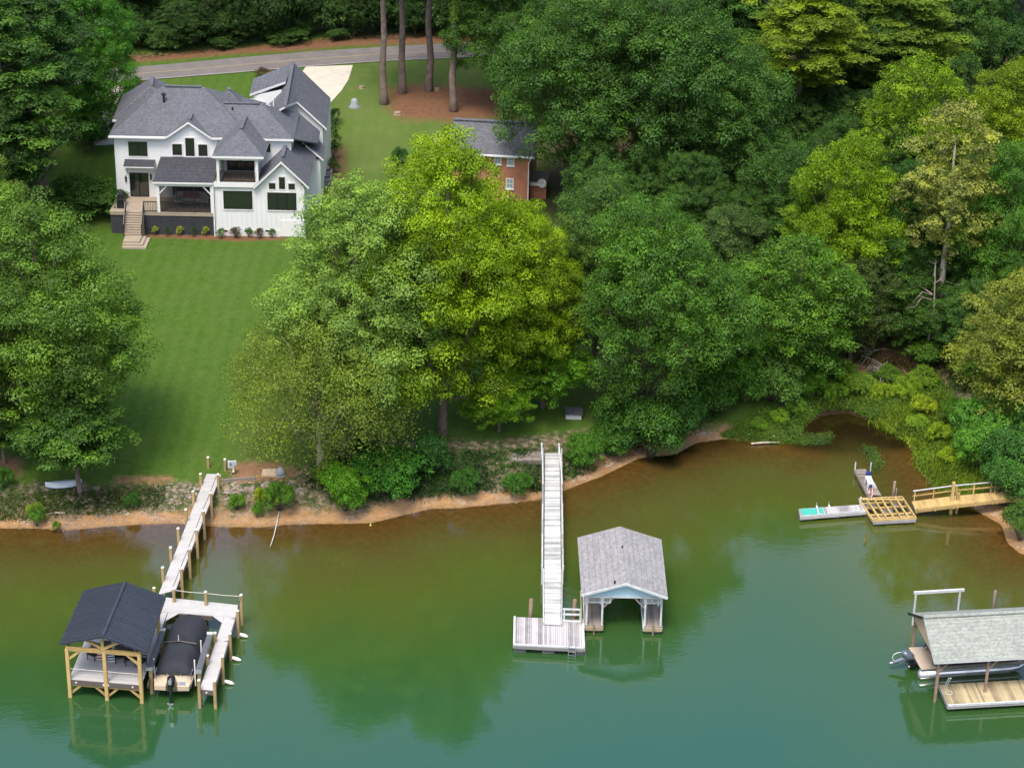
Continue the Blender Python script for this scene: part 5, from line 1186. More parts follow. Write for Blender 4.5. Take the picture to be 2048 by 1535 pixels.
q = PZ(1737,945,.6); o = thing('blue_bag', ZV(q, zf2), 'crumpled blue bag behind the white boarding ramp', 'bag'); MB().lathe((q.x, q.y, zf2), [(.16,0),(.2,.12),(.14,.26),(.04,.34)], 9, sx=1.2, sy=.8).build('sack', 'blue_fabric', o); MB().tube([(q.x-.05, q.y, zf2+.33), (q.x+.02, q.y, zf2+.45), (q.x+.08, q.y, zf2+.33)], .015, 5).build('handle', 'blue_fabric', o)
fp = PZ(1735,1018,zc); fo = thing('flag_on_pole', fp, 'small striped red and white flag hanging on a pole at the dock frame', 'flag')
MB().tube([fp, fp+Vector((.05,0,2.0))], .03, 6).build('pole', 'galvanised', fo)
top = fp+Vector((.05,0,1.95))
for k in range(7):
    sec = []; mb = MB(); x0, x1 = k*.055-.1, (k+1)*.055-.1
    for j in range(7): z = -j*.16; s1 = math.sin(j*.9)*.05; sec += [top+Vector((x0*(1-j*.05)+s1, math.sin(k*1.7+j)*.05, z-.02*k)), top+Vector((x1*(1-j*.05)+s1, math.sin((k+1)*1.7+j)*.05, z-.02*(k+1)))]
    mb.add(sec, [(2*j, 2*j+1, 2*j+3, 2*j+2) for j in range(6)]); mb.build('flag_stripe', 'red_fabric' if k % 2 else 'white_fabric', fo)
MB().box(top+Vector((.0,-.04,-.08)), (.22,.04,.22)).build('flag_canton', 'blue_fabric', fo)
for px, py, z, r, mt_, lab in ((1790,962,1.5,.11,'brown_piling','brown piling standing behind the unfinished dock'),(1793.5,976,1.0,.04,'galvanised','thin metal pole next to the piling behind the unfinished dock'),(1722,993,1.0,.06,'white_weathered','short pale post at the back corner of the unfinished dock')):
    p = PZ(px, py, z); o = MB().tube([(p.x-.05, p.y, -1), (p.x, p.y, z-.05), (p.x, p.y, z)], [r*1.15, r, r*.8], 8).build('mooring_piling', mt_, smooth=True); tag(o, lab, 'piling')
g2 = thing('timber_gangway', PZ(1905,1010,0), 'new yellow timber gangway leading from the bank to the unfinished dock', 'gangway')
pts = [((1830,1018),(1824,1003),.62),((1912,1008),(1908,992),1.05),((1990,999),(1985,985),1.25),((2075,992),(2072,979),1.4)]
W = [(PZ(*n, z), PZ(*f, z)) for n, f, z in pts]
for (n0, f0_), (n1, f1_) in zip(W[:-1], W[1:]):
    plank_run(g2, n0, f0_, n1, f1_, 18, 'new_lumber', .04, .012)
    MB().beam(n0-Vector((0,.04,.14)), n1-Vector((0,.04,.14)), .06, .24).build('side_beam', 'new_lumber', g2); MB().beam(f0_+Vector((0,.04,-.1)), f1_+Vector((0,.04,-.1)), .06, .2).build('side_beam', 'new_lumber', g2)
    MB().tube([f0_+Vector((0,.02,.85)), f1_+Vector((0,.02,.85))], .055, 8).build('hand_rail', 'galvanised', g2)
    MB().beam(f0_+Vector((0,.03,.45)), f1_+Vector((0,.03,.45)), .04, .1).build('mid_rail', 'new_lumber', g2)
    for t in (.05, .5, .95):
        p = lerp(f0_, f1_, t); MB().beam(p+Vector((0,.03,-.1)), p+Vector((0,.03,.85)), .08, .08).build('rail_post', 'new_lumber', g2)
        p = lerp(n0, n1, t); MB().beam(p+Vector((0,-.08,-.3)), p+Vector((0,-.08,.12)), .08, .08).build('rail_post', 'new_lumber', g2)
for a, z in (((1917,985),1.6), ((1908,964),2.5)): p = PZ(*a, z); MB().box((p.x, p.y, z/2-.5), (.2,.2,z+1)).build('support_post', 'new_lumber', g2)

# ================================================================== right hand boathouse with its pontoon boat
rb_ = thing('shingled_boathouse', PZ(1960,1330,0), 'boathouse with a pale olive shingle roof and plywood gable', 'boathouse')
ex = Vector((1, .135, 0)); ze_, zr2 = 3.0, 4.35
F0 = PZ(1868,1325,ze_); K0 = PZ(1847,1234,zr2); B0 = PZ(1818,1225,ze_); Lr = 11.0
F1, K1, B1 = F0+ex*Lr, K0+ex*Lr, B0+ex*Lr
rr_ = MB().slab([F0, F1, K1, K0], .1).slab([B0, K0, K1, B1], .1).build('roof', ['shingle_olive', 'white_weathered'], rb_)
MB().beam(K0+Vector((0,0,.04)), K1+Vector((0,0,.04)), .3, .06).build('ridge_cap', 'shingle_olive', rr_)
MB().beam(B0-Vector((.05,0,.04)), K0-Vector((.05,0,.04)), .05, .16).build('rake_board', 'dark_metal', rr_)
gi = ex*.28
MB().add([F0+gi+Vector((0,.15,-.1)), K0+gi-Vector((0,0,.1)), B0+gi-Vector((0,.15,.1)), B0+gi-Vector((0,.15,.3)), F0+gi+Vector((0,.15,-.3))], [(0,1,2,3,4)]).build('gable', 'plywood', rb_)
for q in (F0+gi*1.4+Vector((0,.35,0)), B0+gi*1.4-Vector((0,.35,0))):
    for k in range(4): p = q+ex*k*3.1; MB().box((p.x, p.y, 1.3), (.16,.16,3.2)).build('post', 'brown_piling', rb_)
    for k in range(4):
        p = q+ex*k*3.1
        if k < 3: MB().beam((p.x, p.y, 2.1), ZV(p+ex*.7, 2.85), .08, .1).build('brace', 'brown_piling', rb_)
for q in (F0+Vector((0,.35,-.18)), B0+Vector((0,-.35,-.18))): MB().beam(q+gi, q+ex*(Lr-.3), .14, .22).build('wall_plate', 'brown_piling', rb_)
zd_ = .5; a, d = PZ(1896,1410,zd_), PZ(1878,1368,zd_); b, c = a+ex*9.5, d+ex*9.5
plank_run(rb_, a, d, b, c, 64, 'yellow_plank', .04, .014, 'deck_board')
MB().beam(a+Vector((0,-.03,.0)), b+Vector((0,-.03,0)), .1, .14).build('front_edge', 'white_weathered', rb_); MB().beam(a-Vector((.02,0,.12)), d-Vector((.02,0,.12)), .06, .26).build('side_edge', 'old_plank', rb_); MB().beam(a-Vector((0,.0,.16)), b-Vector((0,0,.16)), .06, .18).build('front_fascia', 'old_plank', rb_)
for k in range(4): p = lerp(a, d, .5)+ex*(.8+k*2.6); MB().box((p.x, p.y, .05), (1.4, 1.5, .5), .13).build('float', 'float_grey', rb_)
c_ = PZ(1897,1386,zd_); MB().tube([c_+Vector((math.cos(k*.5236)*.22, math.sin(k*.5236)*.22, .05)) for k in range(13)], .025, 5).build('rope_ring', 'rope', rb_)
MB().beam(PZ(1893,1372,.9), PZ(1902,1355,1.9), .05, .05).beam(PZ(1889,1372,.9), PZ(1898,1355,1.9), .05, .05).build('swim_ladder', 'white_weathered', rb_)
lf = thing('lift_frame', PZ(1880,1205,0), 'pale steel lift frame standing behind the olive roofed boathouse', 'boat lift')
p, q = PZ(1828,1185,2.4), PZ(1928.5,1179,2.4)
MB().beam(p, q, .14, .18).build('top_beam', 'white_weathered', lf)
for r in (lerp(p, q, .04), lerp(p, q, .92)): MB().beam(ZV(r, -1), ZV(r, 2.3), .11, .11).build('leg', 'white_weathered', lf); MB().tube([ZV(r, .6)+Vector((.12,.1,0)), ZV(r, 2.0)+Vector((.12,.1,0))], .03, 5).build('cable', 'brown_piling', lf)
MB().beam(ZV(lerp(p, q, .04), .35), ZV(lerp(p, q, .92), .35), .1, .1).build('low_beam', 'white_weathered', lf)
p = PZ(1991,1180,1.9); o = MB().tube([(p.x, p.y, -1), (p.x, p.y, 1.85), (p.x, p.y, 1.9)], [.11,.1,.07], 8).build('mooring_piling', 'grey_plank', smooth=True); tag(o, 'grey piling standing behind the olive roofed boathouse', 'piling')
pb = PZ(1842,1342,.55); pt = thing('pontoon_boat', ZV(pb, 0), 'silver pontoon boat with a dark cover moored under the olive roof', 'boat')
eh = Vector((1, .16, 0)).normalized(); ev = Vector((-eh.y, eh.x, 0)); Lp_ = 6.8; wv = 2.5
def QP(t, s, z): r = pb+eh*(t*Lp_)+ev*s; return Vector((r.x, r.y, z))
for s in (.15, wv-.15): MB().tube([QP(-.02, s, .25), QP(.0, s, .25), QP(.85, s, .25), QP(.94, s, .33), QP(1.0, s, .45)], [.2,.34,.34,.24,.05], 12).build('pontoon', 'steel', pt, smooth=True)
MB().slab([QP(0, -.05, .72), QP(.97, -.05, .72), QP(.97, wv+.05, .72), QP(0, wv+.05, .72)], .12, 0, 1).build('deck', ['beige_gelcoat', 'steel'], pt)
secs = []
for t in np.linspace(.12, .93, 18):
    row = []; hp = 1.65+.12*math.sin(t*9)+(.0 if t > .16 else -.45)
    if t > .9: hp -= .5
    for q in np.linspace(-1, 1, 11): aq = abs(q); row.append(QP(t, wv/2+q*(wv/2-.02-(.25 if t < .16 else 0)), .8+(hp-.8)*(1-aq**4.5)))
    secs.append(row)
loft(secs, 'boat_cover', 'boat_cover', pt)
MB().tube([QP(.2, -.02, .95), QP(.45, -.02, 1.05), QP(.9, -.02, 1.05)], .025, 6).build('rail', 'steel', pt)
MB().box(QP(-.035, wv/2, .5), (.35,.8,.3), .16).build('motor_bracket', 'outboard_black', pt)
secs = []
for k_, (dx, r, dz) in enumerate(((.25,.10,.62),(.22,.30,.75),(.05,.36,1.0),(-.2,.34,1.2),(-.34,.2,1.34),(-.36,.04,1.36))):
    secs.append([QP(-.07, wv/2, dz)+eh*dx*.6+ev*(math.cos(k*.524)*r)+eh*(math.sin(k*.524)*r*1.05) for k in range(12)])
e2 = loft(secs, 'outboard_engine', 'outboard_grey', pt, True)
MB().tube([QP(-.06, wv/2, .8), QP(-.13, wv/2, .7), QP(-.2, wv/2, .55)], [.2,.15,.1], 8).build('engine_leg', 'outboard_grey', e2)
MB().tube([QP(-.16, wv/2, .5), QP(-.215, wv/2, .5), QP(-.24, wv/2, .5)], [.05,.12,.06], 8).build('gear_case', 'outboard_grey', e2)
MB().tube([QP(-.11, wv/2, 1.0)+Vector((math.cos(k*.524)*.5-.2, 0, math.sin(k*.524)*.38-.15)) for k in range(13)], .02, 5).build('splash_hose', 'fender_white', e2)
# ================================================================== small things on the bank and the lawns
simple('stone', (.25,.215,.18), .9, var=.2, scale=4, bmp=.4, rnd=.55); simple('canoe_hull', (.50,.56,.62), .4, var=.06); simple('canoe_keel', (.05,.06,.09), .5)
simple('grey_plastic', (.27,.29,.31), .7, var=.12); simple('meter_grey', (.42,.47,.52), .5, var=.05); simple('yellow_ball', (.75,.55,.06), .5); simple('driftwood', (.52,.45,.36), .9, var=.2, rnd=.2)
simple('stump_wood', (.26,.20,.14), .95, var=.25); simple('car_paint', (.015,.016,.02), .15, .2, var=.05, spec=.7); simple('tyre', (.015,.015,.015), .9); simple('wire', (.12,.12,.12), .6)
simple('dead_wood', (.27,.235,.195), .9, var=.2)
# canoe lying keel up
a, b = G(91,977), G(164,968); c0 = lerp(a, b, .5); u2 = (b-a); u2.z = 0; Lc = u2.length; u2.normalize(); v2 = Vector((-u2.y, u2.x, 0)); zc0 = GZ(c0.x, c0.y)
can = thing('canoe', ZV(c0, zc0), 'pale blue grey canoe lying keel up under the trees by the shore', 'canoe')
secs = []
for t in np.linspace(-1, 1, 15):
    w = .42*(1-abs(t)**2.6)+.012; h = .40-.10*(1-t*t)+.02
    secs.append([ZV(c0+u2*(t*Lc/2)+v2*(w*math.cos(q)), zc0+.04+max(h*math.sin(q)**.8, 0)) for q in np.linspace(0, math.pi, 9)])
loft(secs, 'hull', 'canoe_hull', can)
MB().tube([ZV(c0+u2*(t*Lc/2), zc0+.04+.41-.10*(1-t*t)) for t in np.linspace(-1, 1, 9)], .02, 5).build('keel', 'canoe_keel', can)
for s in (-1, 1): MB().tube([ZV(c0+u2*(t*Lc/2)+v2*s*(.42*(1-abs(t)**2.6)+.02), zc0+.05) for t in np.linspace(-1, 1, 11)], .03, 5).build('gunwale', 'canoe_keel', can)
# electric pedestal by the dock
p = G(463,948); pd = thing('power_pedestal', p, 'pale grey electric meter pedestal at the bank end of the dock', 'meter')
MB().box(p+Vector((0,0,.45)), (.12,.12,.95)).build('post', 'treated_post', pd); MB().box(p+Vector((0,-.1,.85)), (.42,.2,.5)).build('meter_box', 'meter_grey', pd); MB().box(p+Vector((.3,-.05,.95)), (.18,.16,.34)).build('switch_box', 'meter_grey', pd)
MB().tube([p+Vector((0,-.2,.95)), p+Vector((0,-.28,.95))], .1, 10).build('meter_dial', 'steel', pd); MB().box(p+Vector((.16,-.08,.35)), (.12,.1,.28)).build('outlet_box', 'fender_white', pd)
# board, stone cover, plank, edging by the dock
A, B, C3, D3 = G(523,953), G(553,953), G(552,939), G(525,940); lift = lambda q, h: ZV(q, GZ(q.x, q.y)+h)
o = MB().slab([lift(q, .12) for q in (A, B, C3, D3)], .2, 0, 0).build('concrete_slab', 'plywood'); tag(o, 'tan slab lying on the bare ground beside the grey pump cover', 'slab')
p = G(561,950); o = thing('pump_cover', p, 'grey rock shaped pump cover at the top of the stone bank', 'cover')
MB().lathe(p, [(.36,0),(.35,.25),(.30,.45),(.18,.6),(.04,.64)], 12, sx=1.0, sy=.8).build('shell', 'grey_plastic', o, smooth=True); MB().lathe(p, [(.42,-.02),(.42,.05)], 12, sx=1, sy=.85).build('base_rim', 'grey_plastic', o)
a, b = G(614,949), G(635,938); o = MB().beam(a+Vector((0,0,.06)), b+Vector((0,0,.06)), .2, .07).build('loose_board', 'new_lumber'); tag(o, 'yellow board lying on the grass right of the pump cover', 'board')
a, b = G(449,962), G(510,957); o = MB().beam(a+Vector((0,0,.08)), b+Vector((0,0,.08)), .18, .18).build('edging_timber', 'grey_plank'); tag(o, 'grey edging timber along the top of the stone bank', 'timber')
a, b = G(92,1030), G(131,1027); o = MB().tube([a+Vector((0,0,.06)), lerp(a, b, .5)+Vector((0,.1,.1)), b+Vector((0,0,.05))], [.05,.06,.04], 6).build('driftwood_stick', 'driftwood'); tag(o, 'pale stick lying on the sandy shore below the canoe', 'stick')
pts = [PZ(558,1022,.45), PZ(554,1045,.12), PZ(548,1070,.02), PZ(538,1100,-.05), PZ(528,1125,-.3)]
o = MB().tube(pts, .036, 7).build('water_pipe', 'rope', smooth=True); tag(o, 'white water pipe running from the bank into the lake', 'pipe')
p = PZ(741,1050,.1); o = thing('float_ball', p-Vector((0,0,.12)), 'small yellow float ball at the waterline', 'float'); MB().lathe(p-Vector((0,0,.12)), [(.02,.05),(.06,.07),(.08,.12),(.06,.17),(.02,.19)], 10).build('ball', 'yellow_ball', o, smooth=True); MB().tube([p+Vector((0,0,.12)), p+Vector((0,0,.18))], .03, 6).build('eyelet', 'fender_white', o)
a, b = PZ(1502,887,.1), PZ(1558,884,.14); o = MB().tube([a, lerp(a, b, .4)+Vector((0,.03,.03)), b], [.07,.08,.06], 7).build('drift_log', 'driftwood'); tag(o, 'pale driftwood log lying in the weeds at the cove edge', 'log')
p = PZ(1547,873,.2); o = MB().lathe(p-Vector((0,0,.1)), [(.04,0),(.14,.04),(.17,.12),(.12,.2),(.03,.23)], 10).build('float_ball', 'fender_white', smooth=True); tag(o, 'white float ball washed up beside the driftwood log', 'float')
# bell shaped cover on the lawn
p = G(709,214); o = thing('well_cover', p, 'grey bell shaped well cover on the lawn beside the driveway', 'cover')
MB().lathe(p, [(.55,0),(.50,.12),(.40,.3),(.36,.6),(.30,.78),(.15,.88),(.03,.9)], 14).build('bell', 'grey_plastic', o, smooth=True); MB().lathe(p, [(.6,-.03),(.6,.04)], 14).build('base_rim', 'grey_plastic', o)
for px, py, r, lab in ((723,176,.28,'low cut stump on the lawn beside the driveway'),(795,228,.35,'flat stump at the near edge of the needle bed'),(873,180,.3,'dark stump next to the forked pine'),(872,283,.25,'short stump by the corner of the brick house')):
    p = G(px, py); o = MB().lathe(p, [(r*1.3,-.05),(r*1.05,.08),(r,.2),(r*.9,.22)], 11).build('tree_stump', 'stump_wood'); tag(o, lab, 'stump')
# little roofed box on the grass
p = G(1147,838); o = thing('pump_house', p, 'small pale box with a dark shingle roof on the shaded grass', 'pump house')
MB().box(p+Vector((0,.4,.26)), (1.2,.9,.55)).build('box', 'plywood', o)
MB().slab([p+Vector((-.7,-.2,.5)), p+Vector((.7,-.2,.5)), p+Vector((.7,.45,.82)), p+Vector((-.7,.45,.82))], .05, 0, 0).slab([p+Vector((-.7,.45,.82)), p+Vector((.7,.45,.82)), p+Vector((.7,1.05,.52)), p+Vector((-.7,1.05,.52))], .05, 0, 0).build('roof', 'shingle_dark', o)
for k in range(5): MB().bx(p.x-.58+k*.24, p.x-.36+k*.24, p.y-.075, p.y-.052, p.z+.02, p.z+.48).build('board', 'white_weathered', o)
# dark car on the left driveway
p = G(168,276); o = thing('parked_car', p, 'dark parked car half hidden by the maple on the left driveway', 'car')
secs = []
for t, w, zt, zb in ((-2.2,.72,.75,.35),(-2.1,.85,.85,.25),(-1.2,.9,.95,.22),(-.7,.88,1.38,.22),(.7,.88,1.45,.22),(1.5,.9,1.0,.22),(2.1,.85,.85,.25),(2.25,.72,.7,.35)):
    secs.append([p+Vector((t, -w, zb)), p+Vector((t, -w, .8)), p+Vector((t, -w*.78, zt)), p+Vector((t, w*.78, zt)), p+Vector((t, w, .8)), p+Vector((t, w, zb))])
cb = loft(secs, 'body', 'car_paint', o, True, False)
for x in (-1.35, 1.4):
    for s in (-1, 1): w_ = MB().tube([p+Vector((x, s*.72, .32)), p+Vector((x, s*.93, .32))], .32, 14).build('wheel', 'tyre', o); MB().tube([p+Vector((x, s*.90, .32)), p+Vector((x, s*.945, .32))], .2, 10).build('rim', 'steel', w_)
for s in (-1, 1): MB().add([p+Vector((-.62, s*.885, .9)), p+Vector((1.2, s*.885, .9)), p+Vector((.7, s*.74, 1.34)), p+Vector((-.6, s*.74, 1.3))], [(0,1,2,3) if s < 0 else (3,2,1,0)]).build('side_window', 'window_glass', o)
for s in (-.6, .6): MB().box(p+Vector((-2.17, s, .68)), (.06,.3,.14)).build('headlight', 'fender_white', o); MB().box(p+Vector((2.2, s, .68)), (.06,.25,.12)).build('tail_light', 'red_fabric', o)
# wires over the road
for k, (a, b, lab) in enumerate((((230,27),(800,-12),'upper utility wire crossing in front of the forest'),((230,79),(960,34),'middle utility wire over the road verge'),((230,95),(960,46),'lower utility wire over the road verge'))):
    Yw = PZ(500, 110, 6).y+4; pa, pb_ = PY(*a, Yw), PY(*b, Yw+6); d_ = pb_-pa; pts = [pa+d_*t-Vector((0,0,math.sin(max(min(t,1),0)*math.pi)*.25)) for t in np.linspace(-.8, 1.6, 16)]
    o = MB().tube(pts, .028, 5).build('utility_wire', 'wire'); tag(o, lab, 'wire')
# ---- stones of the bank
random.seed(8); RM = []
for k in range(7):
    rng = np.random.default_rng(k); mb = MB(); rings = [(-.25,.75),(.1,1.0),(.42,.75),(.6,.35)]
    for z, r in rings:
        for j in range(7): a = j*.8976+z; q = r*rng.uniform(.75, 1.15); mb.v.append((math.cos(a)*q, math.sin(a)*q*.8, z*rng.uniform(.85, 1.15)))
    for i in range(3):
        for j in range(7): mb.f.append([i*7+j, i*7+(j+1) % 7, (i+1)*7+(j+1) % 7, (i+1)*7+j]); mb.m.append(0)
    mb.f.append([21+j for j in range(7)]); mb.m.append(0)
    me = bpy.data.meshes.new('bank_rock'); me.from_pydata(mb.v, [], mb.f); me.materials.append(MATS['stone']); RM.append(me)
def rock(px, py, s, lab, grp):
    p = G(px, py); o = bpy.data.objects.new('bank_rock', random.choice(RM)); COL.objects.link(o); o.location = p; o.scale = (s, s*random.uniform(.7, 1.1), s*random.uniform(.55, .9)); o.rotation_euler = (random.uniform(-.3,.3), random.uniform(-.3,.3), random.random()*6.3); ORIGIN[o.name] = p; tag(o, lab, 'rock', grp)
for k in range(95):
    t = random.random(); px = 448+t*165; py = 962+random.random()*(40-20*t)+t*3; rock(px, py, random.uniform(.10, .26), 'grey stone in the stone bank right of the dock', 'stones of the bank right of the dock')
for k in range(60): px = 330+random.random()*85; py = 966+random.random()*48; rock(px, py, random.uniform(.09, .22), 'pale stone on the bank left of the dock', 'stones of the bank left of the dock')
for k in range(70): px = 70+random.random()*260; py = 978+random.random()*58; rock(px, py, random.uniform(.06, .17), 'small pale stone on the shore below the canoe', 'small stones on the shore below the canoe')
# ---- brushwood and bare limbs
def bare(name, base, H, spread, n, lab, seed, r0=.12, lean=(0,0)):
    rng = np.random.default_rng(seed); o = thing(name, base, lab, 'dead tree' if H > 3 else 'branches'); b = np.array(base)
    top = b+np.array([lean[0], lean[1], H]); MB().tube([b-np.array([0,0,.2]), b+(top-b)*.5+rng.normal(size=3)*.1, top], [r0, r0*.7, r0*.15], 6).build('trunk', 'dead_wood', o)
    for k in range(n):
        t = rng.uniform(.45, .98); p = b+(top-b)*t; a = rng.random()*6.28; ln = spread*rng.uniform(.5, 1)
        q = p+np.array([math.cos(a)*ln*.5, math.sin(a)*ln*.5, ln*rng.uniform(.0, .35)]); e = q+np.array([math.cos(a+.4)*ln*.5, math.sin(a+.4)*ln*.5, rng.uniform(-.5, .2)*ln])
        mb = MB().tube([p, q, e], [r0*.45, r0*.3, r0*.08], 5)
        for j in range(3): s_ = q+(e-q)*rng.random(); mb.tube([s_, s_+rng.normal(size=3)*ln*.22+np.array([0,0,-.1*ln])], [r0*.16, r0*.04], 4)
        mb.build('branch', 'dead_wood', o)
b = G(1845,700); hh = PY(1845,455,b.y).z-b.z; bare('dead_tree', (b.x, b.y-1.5, b.z), hh*.8, 2.6, 7, 'bare dead tree with pale limbs in front of the tan topped tree', 3)
for k, (px, py, s, lab) in enumerate(((1745,752,1,'tangle of fallen brown branches at the back of the marsh'),(1790,770,2,'pile of dead brush beside the marsh mud'),(1720,728,3,'dead limbs under the trees at the cove head'))):
    b = G(px, py); bare('fallen_branches', (b.x, b.y, b.z), 1.1, 2.0, 9, lab, 20+k, .09, (1.2*(-1)**k, .5))
# ---- bushes and weeds along the water
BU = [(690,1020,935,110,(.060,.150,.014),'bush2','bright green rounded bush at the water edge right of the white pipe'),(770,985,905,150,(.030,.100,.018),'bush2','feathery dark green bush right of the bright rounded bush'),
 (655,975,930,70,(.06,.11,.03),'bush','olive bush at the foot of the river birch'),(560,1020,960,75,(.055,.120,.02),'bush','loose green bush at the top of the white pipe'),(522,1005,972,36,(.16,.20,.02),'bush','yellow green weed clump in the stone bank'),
 (475,1018,985,40,(.07,.15,.025),'bush','green weed clump right of the dock posts'),(515,1035,1005,26,(.06,.14,.025),'bush','small weed clump on the sand below the stone bank'),(925,990,935,65,(.03,.085,.02),'bush','dark green bush on the bank left of the gangway'),
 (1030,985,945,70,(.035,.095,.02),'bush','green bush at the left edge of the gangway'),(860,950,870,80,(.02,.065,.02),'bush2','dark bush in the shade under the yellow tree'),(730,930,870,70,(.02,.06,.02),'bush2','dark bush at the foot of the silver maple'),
 (1165,935,868,75,(.045,.115,.02),'bush2','leafy bush at the right edge of the gangway'),(1225,905,855,95,(.04,.10,.02),'bush2','leafy bush on the bank behind the boathouse'),(1300,915,800,150,(.035,.09,.02),'bush2','tall dense bush hanging over the water on the bank'),
 (1360,890,790,120,(.032,.085,.022),'bush2','dense green bush where the cove path starts'),(1245,890,800,130,(.030,.08,.02),'bush2','dark bush under the broad bank tree'),(1420,820,720,130,(.04,.105,.02),'bush2','green bush above the pebbly cove path'),(1490,800,715,120,(.045,.11,.02),'bush2','green bush between the cove path and the willow'),
 (75,1052,1012,40,(.06,.13,.025),'bush','small green bush on the sand below the canoe'),(68,1035,1005,40,(.13,.16,.02),'bush','yellow weed behind the small sand bush'),(115,1062,1040,20,(.10,.15,.03),'bush','tiny pale weed on the sand'),(262,1015,985,36,(.03,.08,.02),'bush','dark weed clump on the stony shore'),(8,975,930,50,(.04,.10,.02),'bush','green bush at the edge left of the canoe'),
 (1620,800,745,70,(.07,.16,.02),'bush2','bright shrub at the start of the marsh'),(1965,900,800,140,(.055,.140,.03),'bush2','broad leafed bush on the right bank'),(1960,935,850,110,(.06,.150,.03),'bush2','fresh green vine mound in front of the broad leafed bush'),(2020,960,860,120,(.035,.095,.03),'bush2','dark green bush at the bank end of the timber gangway'),
 (2015,1010,920,110,(.04,.105,.03),'bush2','bush hanging over the timber gangway'),(1985,840,770,120,(.05,.125,.025),'bush2','green bush between the marsh and the olive yellow tree'),(1915,860,800,80,(.06,.13,.02),'bush2','green bush on the edge of the tall marsh grass'),(2040,1080,1010,80,(.05,.10,.03),'bush','bush on the shore right of the timber gangway'),(2050,900,780,110,(.045,.11,.03),'bush2','green bush at the foot of the olive yellow tree'),
 (1640,760,700,80,(.04,.11,.02),'bush2','green undergrowth at the cove head'),(1870,730,680,110,(.05,.105,.02),'bush2','undergrowth bush behind the marsh mud'),(1950,760,690,120,(.055,.11,.02),'bush2','undergrowth bush beneath the mid green tree'),
 (800,330,292,40,(.035,.085,.03),'bush','round shrub at the left edge of the yellow tree'),(893,300,268,18,(.03,.08,.02),'bush','narrow upright shrub by the brick house corner')]
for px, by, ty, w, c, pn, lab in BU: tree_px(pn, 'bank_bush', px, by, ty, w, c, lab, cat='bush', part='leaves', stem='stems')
for k, (px, by, w, c) in enumerate(((1665,800,60,(.08,.16,.02)),(1715,790,70,(.10,.17,.03)),(1760,800,60,(.13,.19,.02)),(1810,800,70,(.11,.18,.02)),(1850,830,60,(.16,.21,.02)),(1880,880,60,(.13,.20,.02)),(1850,780,70,(.08,.14,.02)),(1900,930,50,(.15,.21,.015)),(1690,770,70,(.07,.14,.02)),(1780,770,60,(.06,.12,.02)),(1560,850,46,(.09,.17,.02)),(1520,862,40,(.08,.15,.02)),(1590,830,50,(.09,.17,.03)),(1830,860,50,(.12,.20,.03)))):
    tree_px('bush', 'marsh_bush', px, by, by-w*.62, w, c, 'low leafy marsh bush at the edge of the cove', cat='bush', group='low bushes in the cove marsh', part='leaves', stem='stems')
# ---- pebbles and litter on the sand
def pebbles(name, label, poly_px, n, seed):
    rng = np.random.default_rng(seed); poly = pxpoly(poly_px); lo, hi = poly.min(0), poly.max(0); C = lo+rng.random((n*4, 2))*(hi-lo); C = C[in_poly(C[:, 0], C[:, 1], poly)]
    d = shore_d(C[:, 0], C[:, 1]); C = C[(d > -.6) & (d < 2.0) & (vnoise(C[:, 0], C[:, 1], 1.5, seed) > rng.random(len(C))*.8)][:n]; z = hgt(C[:, 0], C[:, 1]); mb = MB()
    for (x, y), zz in zip(C, z):
        r = rng.uniform(.02, .085); a = rng.random()*6; vs = [(x+math.cos(a+k*1.257)*r*rng.uniform(.7,1.2), y+math.sin(a+k*1.257)*r*rng.uniform(.6,1), zz-.01) for k in range(5)]+[(x, y, zz+r*rng.uniform(.4,.8))]
        mb.add(vs, [(k, (k+1) % 5, 5) for k in range(5)])
    o = mb.build(name, 'stone', loc=(0,0,0)); tag(o, label, 'pebbles', kind='stuff')
pebbles('shore_pebbles', 'pebbles scattered over the sandy shore left of the gangway', [(-80,1000),(300,985),(620,985),(1085,950),(1085,1010),(830,1035),(560,1058),(-80,1066)], 5200, 1)
pebbles('shore_pebbles', 'pebbles scattered over the sandy shore right of the gangway', [(1120,930),(1280,890),(1400,850),(1600,770),(1610,800),(1450,875),(1290,925),(1120,990)], 2600, 2)
